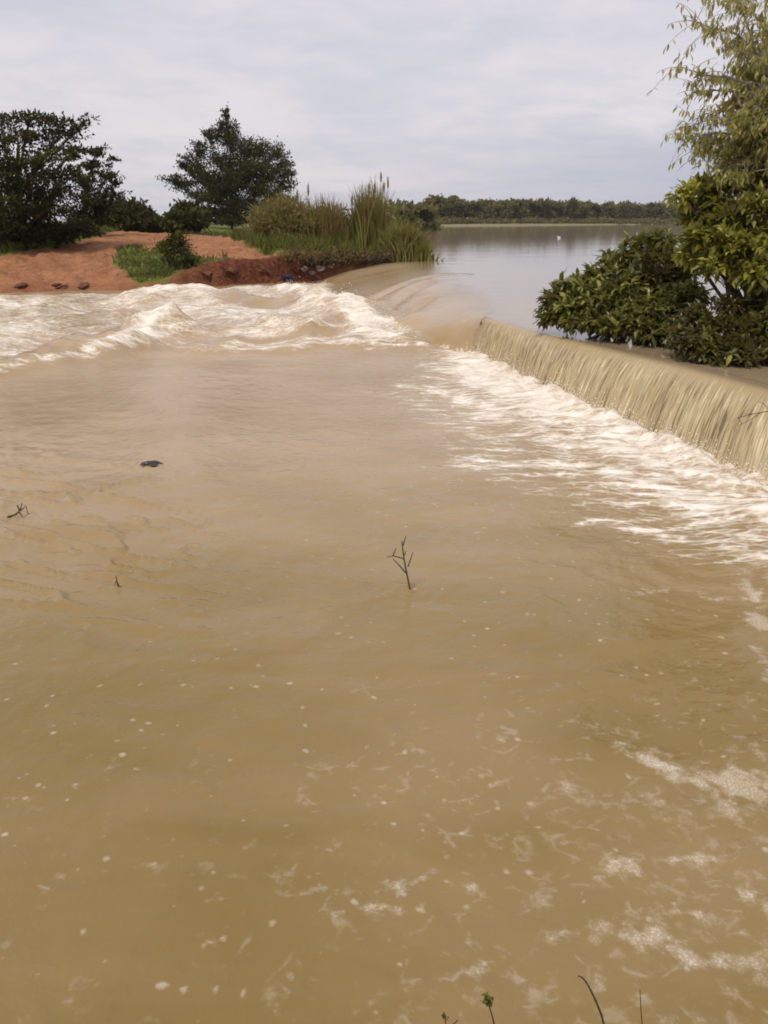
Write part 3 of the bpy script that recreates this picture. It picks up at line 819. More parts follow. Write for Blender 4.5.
# the tall pointed tree in the middle of the bank
b = on_ground(232, 229); Y = b[1]
make_tree('pointed_tree', 'tall dark green tree with a pointed top standing alone on the grassy bank', b, clumps_px([
    (226, 114, 0, 4, 6), (222, 124, 0, 6, 5), (231, 127, .3, 8, 5), (216, 134, 0, 8, 5), (229, 139, 0, 14, 7), (207, 132, .4, 5, 5), (201, 147, 0, 9, 6), (193, 157, .4, 10, 5), (184, 165, .3, 10, 4), (172, 178, 0, 11, 3.5), (181, 184, .3, 12, 4), (196, 170, -.5, 13, 7),
    (246, 146, 0, 12, 8), (262, 149, .4, 14, 8), (277, 152, .5, 10, 7), (285, 163, .3, 9, 5), (292, 173, 0, 9, 4), (289, 184, .3, 10, 5), (272, 170, -.4, 16, 10), (250, 166, -.8, 20, 11), (225, 160, -.7, 18, 10), (208, 178, -.8, 17, 9), (232, 182, -1.2, 20, 11), (262, 188, -.8, 20, 10), (281, 198, 0, 13, 7), (216, 197, -.9, 20, 9), (243, 202, -1.2, 20, 9), (265, 208, -.5, 15, 8), (226, 213, -.8, 14, 7), (199, 195, 0, 12, 6), (206, 212, -.6, 15, 7), (250, 217, -1, 18, 7), (278, 212, -.4, 15, 7), (232, 221, -1.2, 16, 5), (268, 220, -.8, 16, 5), (210, 220, -.4, 12, 5), (240, 172, -1.5, 16, 9), (222, 186, -1.5, 14, 8)], Y),
    (.30, .15), (M_BARK, M_TREE), .2, nleaf=30, twig=15, up=.15, tint=.40, spread=.34)
# little dark shrub in the weeds at the edge of the road
b = on_ground(174, 270); Y = b[1]
make_tree('low_shrub', 'little dark green shrub in the weeds between red road and eroded bank', b, clumps_px([(174, 241, 0, 8, 6), (165, 250, 0, 13, 10), (184, 247, .2, 12, 9), (178, 238, 0, 8, 6), (175, 262, -.2, 15, 9), (192, 258, 0, 8, 6)], Y),
    (.16, .07), (M_BARK, M_ACACIA), .03, nleaf=30, twig=22, tint=.45, spread=.45, cat='shrub')
b = on_ground(146, 276); Y = b[1]
make_tree('low_shrub', 'pale green weedy shrub at the foot of the red slope by the rapids', b, clumps_px([(130, 262, 0, 12, 8), (148, 258, .2, 14, 9), (160, 270, 0, 14, 8), (140, 272, 0, 14, 7), (152, 280, -.2, 12, 5)], Y),
    (.20, .05), (M_BARK, M_GRASS), .02, nleaf=22, twig=12, up=.7, tint=.5, spread=.6, cat='shrub')
# dark undergrowth below the left trees
b = on_ground(30, 250); Y = b[1] + 1
make_tree('broad_shrub', 'broad dark shrub filling the space under the large layered tree', b, clumps_px([(-20, 240, 0, 26, 12), (10, 238, 0, 24, 12), (36, 236, .4, 20, 10), (60, 232, 1, 18, 9), (80, 228, 2, 16, 8)], Y),
    (.28, .12), (M_BARK, M_ACACIA), .06, nleaf=34, twig=18, tint=.3, spread=.5, cat='shrub')

# tall grass and reeds on the point
def reed_clump(label, px, py, width_m, depth_m, height, n, tint, spikes, lean=.25):
    b = on_ground(px, py)
    root = thing('reed_clump', tuple(b), label, 'reeds', 'tall reed clumps on the grassy point')
    Gb = Geo()
    m = n
    ox = rng.normal(0, width_m * .45, m); oy = rng.normal(0, depth_m * .45, m)
    bx_ = b[0] + ox; by_ = b[1] + oy
    bz_ = np.maximum(ground_z(bx_, by_), level(bx_, by_) - .1)
    hh = height * rng.uniform(.3, 1.0, m) * (.78 + .4 * vnoise(ox * 2.2 + px, oy * 2.2, 3)) * np.exp(-(ox / width_m) ** 2 * .6)
    dx = rng.normal(0, lean, m) + ox / width_m * lean * .8; dy = rng.normal(0, lean, m)
    K = 5
    tt = np.linspace(0, 1, K)
    cx_ = bx_[:, None] + dx[:, None] * hh[:, None] * tt ** 2
    cyy = by_[:, None] + dy[:, None] * hh[:, None] * tt ** 2
    cz_ = bz_[:, None] + hh[:, None] * (tt - .18 * (np.abs(dx) + np.abs(dy))[:, None] * tt ** 3 * 2)
    wv = (.028 * (1 - tt ** 1.6) + .004)[None] * rng.uniform(.7, 1.5, m)[:, None]
    ang = rng.uniform(0, np.pi, m)
    sx = np.cos(ang)[:, None] * wv; sy_ = np.sin(ang)[:, None] * wv
    v = np.stack([np.stack([cx_ - sx, cyy - sy_, cz_], -1), np.stack([cx_ + sx, cyy + sy_, cz_], -1)], 2).reshape(-1, 3)
    i = np.arange(m)[:, None] * (K * 2); k = np.arange(K - 1)[None] * 2
    q = np.stack([i + k, i + k + 1, i + k + 3, i + k + 2], -1).reshape(-1, 4)
    tn = np.clip(rng.normal(tint, .2, m) + .9 * (vnoise(ox * 1.3 + px, oy * 1.3, 9) - .5), 0, 1)
    Gb.add(v, q, None, np.repeat(tn, K * 2))
    part('blades', Gb, M_REED, root)
    for qx, qy in spikes:
        yy = b[1] + rng.normal(0, depth_m * .25)
        tip = at_y(qx, qy, yy)
        gx0 = tip[0] + rng.normal(0, .12)
        g0 = np.array([gx0, yy, float(ground_z(np.array([gx0]), np.array([yy]))[0])])
        hl = rng.uniform(.55, .8)
        S = Geo(); pts = bez(g0, (g0 + tip) / 2 + [rng.normal(0, .1), 0, .1], tip - [0, 0, hl * .8], 8)
        tube(S, pts, np.linspace(.018, .010, 8), 5, .4)
        st = part('stalk', S, M_REED, root)
        S2 = Geo(); tt2 = np.linspace(0, 1, 9)
        hp = pts[-1] + (tip - pts[-1]) * tt2[:, None]
        tube(S2, hp, .012 + .045 * np.sin(np.pi * np.clip(tt2 * .9 + .1, 0, 1)) ** .7, 7)
        nb = 60
        w = rng.random((nb, 1)); leaf_quads(S2, pts[-1] + (tip - pts[-1]) * w, rng.normal(0, .5, (nb, 3)) + [0, 0, .8], .11, .022, .5)
        v_, f_, a_ = S2.arrays()
        link('seed_head', mesh_from('seed_head', v_ - b, f_, M_SEED, False, a_), st)
    return root

reed_clump('dry olive brown tall grass clump beside the pointed tree', 284, 240, 1.9, 2.0, 3.1, 2300, .2, [(297, 190)], .26)
reed_clump('olive and brown reed clump with several short seed spikes', 326, 244, 1.6, 1.8, 2.9, 2000, .30, [(308, 184), (329, 203), (338, 206), (341, 203)], .15)
reed_clump('tallest green reed clump with brown seed spikes against the sky', 372, 249, 1.5, 1.6, 4.0, 2300, .5, [(352, 196), (359, 198), (366, 195), (369, 183), (375, 184), (381, 172), (384, 182), (388, 178)], .12)
reed_clump('bright green reed clump at the tip of the point over the lake', 405, 255, 1.5, 1.3, 2.2, 2000, .7, [(404, 203)], .34)
b = on_ground(288, 243); Y = b[1]
make_tree('low_shrub', 'olive brown leafy shrub between the pointed tree and the reeds', b, clumps_px([(262, 216, 0, 14, 9), (282, 204, .2, 15, 10), (300, 210, .3, 14, 10), (276, 224, -.4, 20, 10), (304, 226, -.3, 18, 10), (290, 236, -.6, 20, 6), (318, 218, .3, 12, 9)], Y),
    (.22, .07), (M_BARK, M_REED), .05, nleaf=26, twig=14, up=.4, tint=.33, spread=.5, cat='shrub')
b = on_ground(346, 247); Y = b[1]
make_tree('low_shrub', 'dark olive shrub growing among the reeds on the point', b, clumps_px([(338, 224, 0, 13, 9), (354, 218, .2, 13, 10), (346, 234, -.3, 18, 8), (364, 232, 0, 12, 9), (328, 236, -.2, 12, 7)], Y),
    (.20, .07), (M_BARK, M_GRASS), .05, nleaf=24, twig=13, up=.3, tint=.2, spread=.5, cat='shrub')
# dead brush along the foot of the point
def brush(label, pxs, n, up):
    pts = [on_ground(a, b) for a, b in pxs]
    root = thing('dead_brush', tuple(pts[0]), label, 'brushwood')
    S = Geo()
    for i in range(n):
        w = rng.random() * (len(pts) - 1); k = int(w); p = pts[k] * (1 - (w - k)) + pts[min(k + 1, len(pts) - 1)] * (w - k)
        p = p + rng.normal(0, .3, 3) * [1, .8, .1]
        d = unit(np.array([rng.normal(.2, .9), rng.normal(-.4, .7), rng.uniform(.1, up)]))
        L = rng.uniform(.35, 1.0)
        tube(S, bez(p - [0, 0, .1], p + d * L * .5 + [0, 0, .15], p + d * L, 5), np.linspace(.030, .008, 5), 4)
    part('twigs', S, M_TWIG, root)['kind'] = 'stuff'
    L_ = Geo(); m = n * 6
    w = rng.random(m) * (len(pts) - 1); k = w.astype(int); P_ = np.array(pts)
    p = P_[k] * (1 - (w - k))[:, None] + P_[np.minimum(k + 1, len(pts) - 1)] * (w - k)[:, None]
    p = p + rng.normal(0, .32, (m, 3)) * [1.2, .9, .5] + [0, 0, .2]
    leaf_quads(L_, p, rng.normal(0, 1, (m, 3)), .2, .07, rng.random(m) * .35)
    part('dry_leaves', L_, M_REED, root)
brush('brown dead brush along the waterline at the tip of the reedy point', [(325, 264), (350, 262), (375, 261), (400, 258), (434, 256)], 420, 1.0)
brush('dark tangle of dead stems on the bank between red cliff and reeds', [(285, 262), (300, 262), (320, 263), (345, 260)], 160, .9)

# far shore: a belt of separate trees
protos = []
far_spots = []
for i in range(110):
    f = i / 109
    px = 402 + f * 300 + rng.uniform(-3, 3)
    if px < 432: Yd = rng.uniform(185, 230)
    else: Yd = np.interp(px, [432, 690, 800], [330, 480, 540]) + rng.uniform(4, 45)
    far_spots.append((px, Yd))
def far_proto(kind):
    h = 9.0
    cl = []
    for k in range(11):
        a = rng.uniform(0, 2 * np.pi); rr = rng.uniform(0, 2.6); z = rng.uniform(1.2, 7.6)
        rr *= 1 - .5 * max(0, (z - 5.5) / 3)
        cl.append(((rr * np.cos(a), rr * np.sin(a), z), (rng.uniform(1.1, 2.0), rng.uniform(1.1, 2.0), rng.uniform(.8, 1.5))))
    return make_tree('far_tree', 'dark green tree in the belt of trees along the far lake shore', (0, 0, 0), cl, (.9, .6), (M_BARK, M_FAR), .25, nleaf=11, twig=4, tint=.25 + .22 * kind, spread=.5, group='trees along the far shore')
special = {459: ('rounded taller dark tree standing above the far shore tree belt', 1.12), 571: ('narrow tallest tree poking above the far shore tree belt', 1.45), 422: ('nearer dark round tree on the far shore just past the reeds', 1.0)}
for k in range(5): protos.append(far_proto(k % 3))
def place_copy(src, loc, sc_, rz, label=None):
    c = src.copy(); COL.objects.link(c)
    c.location = loc; c.scale = sc_; c.rotation_euler = (0, 0, rz)
    if label: c['label'] = label
    for ch in src.children:
        d = ch.copy(); COL.objects.link(d); d.parent = c
    return c
used = [False] * 5
spots = [(px, Yd, None) for px, Yd in far_spots] + [(459, 350, 459), (571, 405, 571), (422, 195, 422)]
for j, (px, Yd, spc) in enumerate(spots):
    k = rng.integers(0, 5)
    x = at_y(px, 222, Yd)[0]
    z = float(ground_z(np.array([x]), np.array([Yd]))[0])
    s = rng.uniform(.95, 1.3)
    lab = None; sx = s * rng.uniform(.9, 1.35)
    if spc: lab, s = special[spc]; sx = s * (.62 if spc == 571 else 1.0)
    if Yd < 250: s *= .72; sx *= .72
    if not used[k] and not spc:
        o = protos[k]; used[k] = True
        o.location = (x, Yd, z - .2); o.scale = (sx, sx, s); o.rotation_euler.z = rng.uniform(0, 6.28)
    else:
        place_copy(protos[k], (x, Yd, z - .2), (sx, sx, s), rng.uniform(0, 6.28), lab)
for k in range(5):
    if not used[k]: protos[k].location = (60 + 10 * k, 420, 1)
# scrub in front of the belt
G = Geo()
n = 9000
px = rng.uniform(425, 720, n); Yd = np.interp(px, [425, 432, 690, 800], [318, 325, 474, 530]) + rng.uniform(0, 26, n)
xx = (px - 384) / FOC * Yd * 1.06
zz = ground_z(xx, Yd)
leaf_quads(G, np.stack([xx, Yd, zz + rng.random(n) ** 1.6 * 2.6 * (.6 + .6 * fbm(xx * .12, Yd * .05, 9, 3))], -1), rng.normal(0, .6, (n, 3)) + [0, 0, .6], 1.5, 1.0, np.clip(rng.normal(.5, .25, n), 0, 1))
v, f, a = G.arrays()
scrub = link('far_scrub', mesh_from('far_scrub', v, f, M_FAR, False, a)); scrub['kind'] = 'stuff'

# ------------------------------------------------------------------ flooded shrubs behind the weir
def leafy_shrub(label, base, clumps, n_sprig, leaf, mat, tint, per=9, droop=.25, bark=M_BARK):
    root = thing('flooded_shrub', tuple(base), label, 'shrub', 'leafy shrubs standing in the lake')
    T, Cn = Geo(), Geo()
    base = np.asarray(base, float)
    tot = sum(np.prod(r) ** .7 for c, r in clumps)
    for c, r in clumps:
        c = np.asarray(c, float); r = np.asarray(r, float)
        st = base + np.array([rng.normal(0, .25), rng.normal(0, .25), -.3])
        mid = st * .45 + c * .55 + np.array([0, 0, .25])
        lb = bez(st, mid, c, 9)
        tube(T, lb, np.linspace(.05, .016, 9), 6)
        k = max(6, int(n_sprig * np.prod(r) ** .7 / tot))
        tips = c + ellip(k, r, .45) * rng.choice([.7, .9, 1.0, 1.15, 1.5], (k, 1))
        ct = tint + rng.normal(0, .13)
        for tp in tips:
            s0 = lb[rng.integers(4, 9)]
            b_ = bez(s0, (s0 + tp) / 2 + [0, 0, .1], tp, 5)
            tube(T, b_, np.linspace(.010, .004, 5), 4, cap=False)
            ax = unit(b_[-1] - b_[-2])
            m = rng.integers(per - 2, per + 4)
            w = rng.random((m, 1)) ** .4
            p = b_[3] * (1 - w) + tp * w
            d = unit(rng.normal(0, 1, (m, 3))) * .85 + ax * .55 + np.array([0, 0, .22 - droop * rng.random()])
            sz = rng.uniform(.6, 1.3, m)
            rel = (p[:, 2] - c[2]) / r[2]
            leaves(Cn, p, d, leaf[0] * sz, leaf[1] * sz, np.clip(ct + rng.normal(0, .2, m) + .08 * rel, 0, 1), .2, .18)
    part('stems', T, bark, root)
    part('foliage', Cn, mat, root)
    return root

leafy_shrub('low spreading glossy shrub rising from the water just behind the weir crest', at(635, 321, H), clumps_px([
    (552, 308, 0, 14, 12), (568, 296, .3, 16, 14), (575, 312, -.3, 18, 11), (592, 284, .3, 16, 14), (600, 304, -.4, 22, 16), (618, 272, .4, 18, 16), (628, 296, -.6, 24, 22), (640, 256, .5, 18, 14), (652, 280, -.4, 22, 22), (662, 310, -.9, 24, 16), (660, 246, .6, 14, 12), (676, 268, 0, 18, 18), (622, 316, -.9, 20, 8), (690, 300, -.8, 20, 18), (585, 318, -.4, 16, 6), (650, 324, -1.2, 12, 6), (612, 328, -1.2, 8, 7), (560, 318, -.2, 14, 6), (600, 322, -.8, 20, 6), (640, 326, -1.4, 20, 7), (675, 330, -1.6, 20, 9), (640, 312, -1.2, 20, 12), (575, 322, -.6, 12, 4), (655, 332, -1.6, 22, 6), (618, 326, -1.1, 22, 5), (685, 338, -1.9, 20, 7)], 16.6),
    1250, (.24, .080), M_SHRUB, .50)
leafy_shrub('tall bright green shrub standing in water at the right behind the weir', at(760, 345, H), clumps_px([
    (684, 196, 0, 8, 8), (696, 214, .2, 12, 12), (715, 188, .3, 16, 9), (742, 176, .2, 15, 8), (768, 186, .5, 18, 12), (722, 214, -.2, 18, 12), (752, 208, -.3, 18, 12), (780, 214, 0, 20, 18), (700, 240, -.2, 15, 11), (730, 240, -.4, 20, 12), (762, 244, -.4, 18, 13), (714, 264, -.4, 14, 8), (752, 274, -.6, 22, 9), (790, 262, -.3, 24, 18), (800, 300, -.6, 24, 20), (736, 256, .2, 10, 7), (690, 258, 0, 9, 6)], 14.6),
    820, (.22, .075), M_SHRUBY, .52)
leafy_shrub('low dark flooded bush at the right edge, below the tall bright green shrub', at(742, 338, H), clumps_px([
    (700, 320, 0, 16, 10), (720, 330, -.3, 16, 9), (748, 334, -.4, 18, 9), (775, 330, -.4, 20, 16), (735, 310, .2, 16, 10), (764, 306, .2, 16, 12), (800, 336, -.6, 24, 16), (690, 336, -.3, 16, 6), (715, 342, -.5, 16, 6), (745, 348, -.7, 16, 6), (770, 352, -.8, 16, 8), (700, 342, -.5, 18, 6), (730, 348, -.7, 18, 6), (760, 356, -.9, 18, 6), (790, 356, -.9, 18, 10), (688, 346, -.6, 14, 5), (705, 352, -.8, 14, 5), (722, 356, -.9, 14, 5), (745, 358, -1, 14, 5)], 13.8),
    950, (.18, .06), M_SHRUB, .28)

# drooping tree whose branches enter at the upper right
b = np.array([7.9, 15.2, .4])
root = thing('drooping_tree', tuple(b), 'tall pale yellow green tree with hanging leaves reaching in at the upper right', 'tree')
T, Cn = Geo(), Geo()
trunk = bez(b - [0, 0, 1], b + [-.3, 0, 2.5], b + [-.55, 0, 6.8], 12)
tube(T, trunk, np.linspace(.16, .05, 12), 8)
BR = [  # branch polylines in the photo, depth offset
    ([(790, 110), (765, 75), (742, 10), (730, -40)], 0), ([(780, 90), (740, 33), (716, 30), (696, 22)], .2), ([(785, 100), (735, 78), (705, 75), (678, 66)], -.2),
    ([(785, 120), (740, 92), (715, 90), (692, 92)], .3), ([(790, 150), (750, 124), (712, 118), (686, 128)], -.3), ([(790, 160), (750, 136), (715, 132), (684, 140)], .25), ([(790, 165), (750, 140), (720, 138), (694, 150)], -.1), ([(795, 165), (755, 148), (722, 142), (700, 155)], .1),
    ([(790, 60), (760, 20), (740, 0), (700, -12)], -.4), ([(795, 130), (762, 100), (738, 104), (714, 112)], .5), ([(800, 100), (770, 60), (752, 50), (738, 58)], -.5),
    ([(800, 140), (775, 110), (760, 118), (745, 138)], .6), ([(805, 80), (785, 40), (768, 30), (752, 36)], .4), ([(805, 170), (775, 150), (745, 158), (722, 172)], -.5), ([(810, 100), (780, 85), (762, 92), (750, 108)], -.8), ([(810, 30), (780, 0), (762, -10), (745, 0)], .3), ([(800, 150), (780, 135), (765, 140), (752, 160)], .9)]
for bi, (pl, dy) in enumerate(BR):
    pts = np.array([at_y(a, c, 14.9 + dy + .1 * i) for i, (a, c) in enumerate(pl)])
    st = trunk[np.argmin(np.abs(trunk[:, 2] - pts[0][2] + .6))]
    full = np.concatenate([[st], pts])
    # smooth resample
    tt = np.linspace(0, len(full) - 1, 24)
    sm = np.stack([np.interp(tt, np.arange(len(full)), full[:, k]) for k in range(3)], -1)
    for _ in range(3): sm[1:-1] = (sm[:-2] + sm[2:] + 2 * sm[1:-1]) / 4
    tube(T, sm, np.linspace(.035, .006, 24), 5)
    dense = (.0, .12, .30, .55)
    for _ in range(38):
        k = rng.integers(8, 24)
        s0 = sm[k]
        inner = 1 - (k - 8) / 16
        L = rng.uniform(.25, .62)
        d = unit(np.array([rng.normal(-.35, .6), rng.normal(0, .6), rng.normal(-.05, .45)]))
        tw = bez(s0, s0 + d * L * .6 + [0, 0, .04], s0 + d * L + [0, 0, -.14 * L], 6)
        tube(T, tw, np.linspace(.006, .003, 6), 3, cap=False)
        m = rng.integers(2, 7) + int(11 * inner ** 1.5)
        w = rng.random(m) * 5; i0 = w.astype(int).clip(0, 4)
        p = tw[i0] * (1 - (w - i0))[:, None] + tw[i0 + 1] * (w - i0)[:, None]
        dd = rng.normal(0, .42, (m, 3)) + np.array([-.1, 0, -1.0])
        sz = rng.uniform(.7, 1.25, m)
        leaves(Cn, p, dd, .125 * sz, .040 * sz, np.clip(rng.normal(.5, .24, m), 0, 1), .15, .12)
for (px, py, rx, ry, nn, dy) in [(765, 55, 30, 25, 260, .5), (770, 90, 32, 26, 460, .3), (755, 110, 22, 18, 260, 0), (765, 135, 30, 20, 520, -.2), (750, 138, 20, 14, 300, .4), (760, 175, 26, 10, 260, .2), (768, 115, 22, 18, 400, -.3), (735, 176, 18, 9, 170, -.5), (762, 196, 22, 10, 220, -.6), (748, 120, 18, 14, 220, -.7), (738, 100, 14, 12, 110, .1), (745, 70, 16, 14, 120, .2), (728, 152, 20, 9, 150, 0), (742, 162, 24, 10, 260, 0), (790, 60, 30, 60, 500, 0), (800, 130, 30, 40, 400, 0), (775, 165, 25, 12, 200, .4)]:
    c = at_y(px, py, 14.9 + dy); s = 15 / FOC
    p = c + ellip(nn, (rx * s, rx * s, ry * s), .1)
    leaves(Cn, p, rng.normal(0, .5, (nn, 3)) + np.array([-.1, 0, -.9]), .135 * rng.uniform(.7, 1.3, nn), .045, np.clip(rng.normal(.4, .22, nn), 0, 1), .15, .12)
    for j in range(nn // 16):
        q = p[rng.integers(0, nn)]
        tube(T, bez(c + rng.normal(0, .15, 3), (c + q) / 2 + [0, 0, .1], q, 4), [.008, .007, .005, .003], 3, cap=False)
part('trunk', T, M_BARKP, root)
part('crown', Cn, M_DROOP, root)

# ------------------------------------------------------------------ rocks, debris, twigs
def rock(name, label, c, r, mat, cat='rock', seed=0, flat=1.0, group=None):
    th = np.linspace(0, np.pi, 14); ph = np.linspace(0, 2 * np.pi, 22, endpoint=False)
    TH, PH = np.meshgrid(th, ph, indexing='ij')
    u = np.stack([np.sin(TH) * np.cos(PH), np.sin(TH) * np.sin(PH), np.cos(TH)], -1)
    rad = 1 + .9 * fbm(u[..., 0] * 1.4 + u[..., 2] * 1.1 + seed, u[..., 1] * 1.4 - u[..., 2] + seed * 2, seed + 200, 4)
    edge = np.abs(np.sin(TH)) < 1e-6
    rad[edge] = 1
    v = u * rad[..., None] * np.asarray(r)
    n0, k0 = v.shape[:2]
    i = np.arange(n0 - 1)[:, None] * k0; j = np.arange(k0)[None]; j2 = (j + 1) % k0
    q = np.stack([i + j, i + j2, i + k0 + j2, i + k0 + j], -1).reshape(-1, 4)
    o = link(name, mesh_from(name, v.reshape(-1, 3), [q], mat, False, {'tint': np.full(n0 * k0, .5)}), None, tuple(c))
    tag(o, label, cat, group)
    o.rotation_euler.z = seed * 1.3
    return o

c = at(149, 467)
o = rock('rock', 'small dark wet rock breaking the surface of the brown pool', c + [0, 0, .0], (.12, .055, .055), M_ROCKD, seed=3); o.rotation_euler = (0, 0, .5)
c = on_ground(287, 279)
rock('cloth_bundle', 'small dark blue bundle lying at the water edge below the red cliff', c + [0, -.1, .06], (.30, .2, .14), M_BLUE, 'bundle', 5)
for i, (px, py, s, lab) in enumerate([(304, 272, .30, 'pale rubble stone nearest to the red cliff in the stones by the rapids'), (312, 275, .22, 'small flat pale stone touching the rapids left of the brown tongue'), (320, 270, .34, 'largest pale rubble stone below the dead stems'), (330, 268, .27, 'greyish stone behind the top of the breach below the reeds'), (338, 265, .24, 'furthest pale stone along the bank towards the reed point')]):
    p = on_ground(px, py)
    rock('rubble_stone', lab, p + [0, -.1, .04], (s * .85, s * .6, s * .42), M_ROCKG, 'stone', 11 + i, group='pale stones at the edge of the breach')
p = on_ground(296, 272)
rock('earth_pillar', 'upright dark red earth lump standing off the end of the cliff', p + [0, 0, .3], (.34, .30, .52), M_ROCKR, 'earth lump', 22)
for i, (px, py, s, lab) in enumerate([(20, 288, .40, 'dark red clod at the waterline in front of the large layered tree'), (62, 288, .34, 'jagged red clod just left of the flat reddish slab'), (84, 287, .42, 'broad red clod right of the flat reddish slab'), (205, 277, .36, 'red clod fallen from the cliff nearest the weedy shrub'), (232, 275, .42, 'red clod at the middle foot of the eroded cliff'), (262, 273, .40, 'red clod at the foot of the cliff near the blue bundle')]):
    p = on_ground(px, py)
    rock('red_clod', lab, p + [0, .1, .0], (s * .85, s * .6, s * .34), M_ROCKR, 'clod', 31 + i, group='red earth clods along the eroded bank')
p = on_ground(57, 286)
rock('broken_slab', 'flat reddish slab lying between two clods at the waterline', p + [0, .05, .05], (.30, .2, .08), M_ROCKR, 'slab', 45)
# white speck far out on the lake
p = at(559, 238, H)
S = Geo()
tube(S, [p + [-.16, 0, .0], p + [-.05, 0, .09], p + [.08, 0, .10], p + [.24, 0, .05]], [.03, .09, .09, .02], 8)
tube(S, [p + [-.11, 0, .08], p + [-.16, 0, .20], p + [-.20, 0, .24], p + [-.28, 0, .23]], [.035, .026, .03, .01], 7)
o = link('water_bird', mesh_from('water_bird', *(lambda a: (a[0] - p, a[1]))(S.arrays()), M_WHITE, True), None, tuple(p))
tag(o, 'tiny white bird floating far out on the calm lake', 'bird')

def twig_thing(name, label, base, main, subs, r, mat=M_TWIG, cat='twig', leafg=None):
    root = thing(name, tuple(base), label, cat)
    S = Geo()
    m = np.array(main, float)
    tt = np.linspace(0, len(m) - 1, 14)
    sm = np.stack([np.interp(tt, np.arange(len(m)), m[:, k]) for k in range(3)], -1)
    for _ in range(2): sm[1:-1] = (sm[:-2] + sm[2:] + 2 * sm[1:-1]) / 4
    tube(S, sm, np.linspace(r, r * .45, 14), 6)
    part('stem', S, mat, root)
    for sb in subs:
        S = Geo()
        tube(S, np.array(sb, float), np.linspace(r * .6, r * .3, len(sb)), 5)
        part('side_shoot', S, mat, root)
    return root

# twig standing in the middle of the pool
Y0 = at(410, 590)[1]
w = lambda a, b, dy=0.: at_y(a, b, Y0 + dy)
twig_thing('upright_twig', 'thin forked twig standing upright out of the middle of the brown pool', at(410, 590),
           [w(413, 610), w(410, 589), w(406, 570), w(403, 553), w(402, 541)],
           [[w(404, 559), w(398, 557), w(393, 556, .03), w(387, 557, .05)], [w(393, 556, .03), w(396, 548, .05)], [w(408, 567), w(411, 558, .04), w(413, 552, .06)], [w(403, 546), w(406, 536, .03)], [w(406, 573), w(399, 565, -.04), w(393, 559, -.05)], [w(404, 556), w(406, 551, .02)]], .011)
Y0 = at(17, 517)[1]
twig_thing('broken_twig', 'dark broken twig with a raised fork at the left edge of the pool', at(17, 517), [w(8, 517), w(15, 515), w(20, 511), w(17, 505)], [[w(19, 512), w(23, 517)], [w(20, 511), w(26, 506, .05), w(28, 514, .05)], [w(20, 511), w(22, 503, .02)]], .014)
Y0 = at(117, 586)[1]
twig_thing('small_twig', 'very small forked twig, the smallest of the three, poking out below the riffle lines', at(117, 586), [w(119, 590), w(117, 582), w(116, 576)], [[w(117, 582), w(121, 588)], [w(117, 580), w(114, 586)]], .007)
# bare branch hanging before the fall at the right edge
Y0 = 9.2
twig_thing('bare_branch', 'bare dark branch reaching across the falling water at the right edge', w(800, 408), [w(800, 405), w(770, 411), w(752, 414), w(737, 418)], [[w(760, 413), w(750, 420, .05), w(738, 426, .08)], [w(752, 414), w(744, 414, .05)], [w(738, 418), w(742, 424, .08)], [w(770, 411), w(764, 404, .1), w(758, 401, .15)]], .007)
Y0 = 13.4
twig_thing('driftwood', 'pale driftwood branch caught under the flooded bush at the right', w(745, 345), [w(724, 346), w(745, 338), w(768, 330), w(795, 322)], [[w(750, 336), w(746, 324, .1)], [w(765, 331), w(772, 318, .1)]], .05, M_BARKP, 'driftwood')

# plants on the near bank poking into the bottom of the frame
Y0 = 1.75
def gbase(px): 
    x = at_y(px, 1040, Y0)[0]
    return np.array([x, Y0 - .15, float(ground_z(np.array([x]), np.array([Y0 - .15]))[0])])
g = gbase(495)
rt = twig_thing('leafy_sprig', 'small green leafy sprig at the bottom of the view', g, [g - [0, 0, .05], w(497, 1040), w(493, 1018), w(487, 1000)], [], .004, M_TWIG, 'plant')
Lf = Geo()
c = w(487, 1000)
m = 26
p = c + rng.normal(0, .008, (m, 3)); leaves(Lf, p, rng.normal(0, 1, (m, 3)) + [0, 0, .3], .020 * rng.uniform(.7, 1.3, m), .013, np.clip(rng.normal(.55, .15, m), 0, 1), .15, .1)
part('leaves', Lf, M_SHRUB, rt)
g = gbase(612)
rt = twig_thing('bare_stalk', 'long bare curved brown stalk leaning left at the bottom edge', g, [g - [0, 0, .05], w(612, 1045), w(600, 1010), w(590, 988), w(583, 977), w(578, 976)], [], .0045, M_TWIG, 'stalk')
Lf = Geo(); m = 1
pp = np.array([w(583, 979) * (1 - t) + w(594, 998) * t for t in rng.random(m)])
leaves(Lf, pp, rng.normal(0, 1, (m, 3)), .010, .006, np.full(m, .1), .1, .1)
part('bud', Lf, M_REED, rt)
g = gbase(645)
twig_thing('thin_stalk', 'thin faint upright stalk right of the bare curved one', g, [g - [0, 0, .05], w(644, 1045), w(641, 1012), w(640, 990)], [], .0025, M_TWIG, 'stalk')
g = gbase(447)
rt = twig_thing('plant_tip', 'dark plant tip just showing at the bottom left of the leafy sprig', g, [g - [0, 0, .05], w(448, 1045), w(445, 1017)], [[w(447, 1030), w(456, 1022), w(458, 1020)]], .004, M_TWIG, 'plant')
Lf = Geo(); m = 9
leaves(Lf, w(445, 1018) + rng.normal(0, .004, (m, 3)), rng.normal(0, .6, (m, 3)) + [0, 0, .8], .014, .007, np.full(m, .2), .1, .1)
part('leaves', Lf, M_SHRUB, rt)

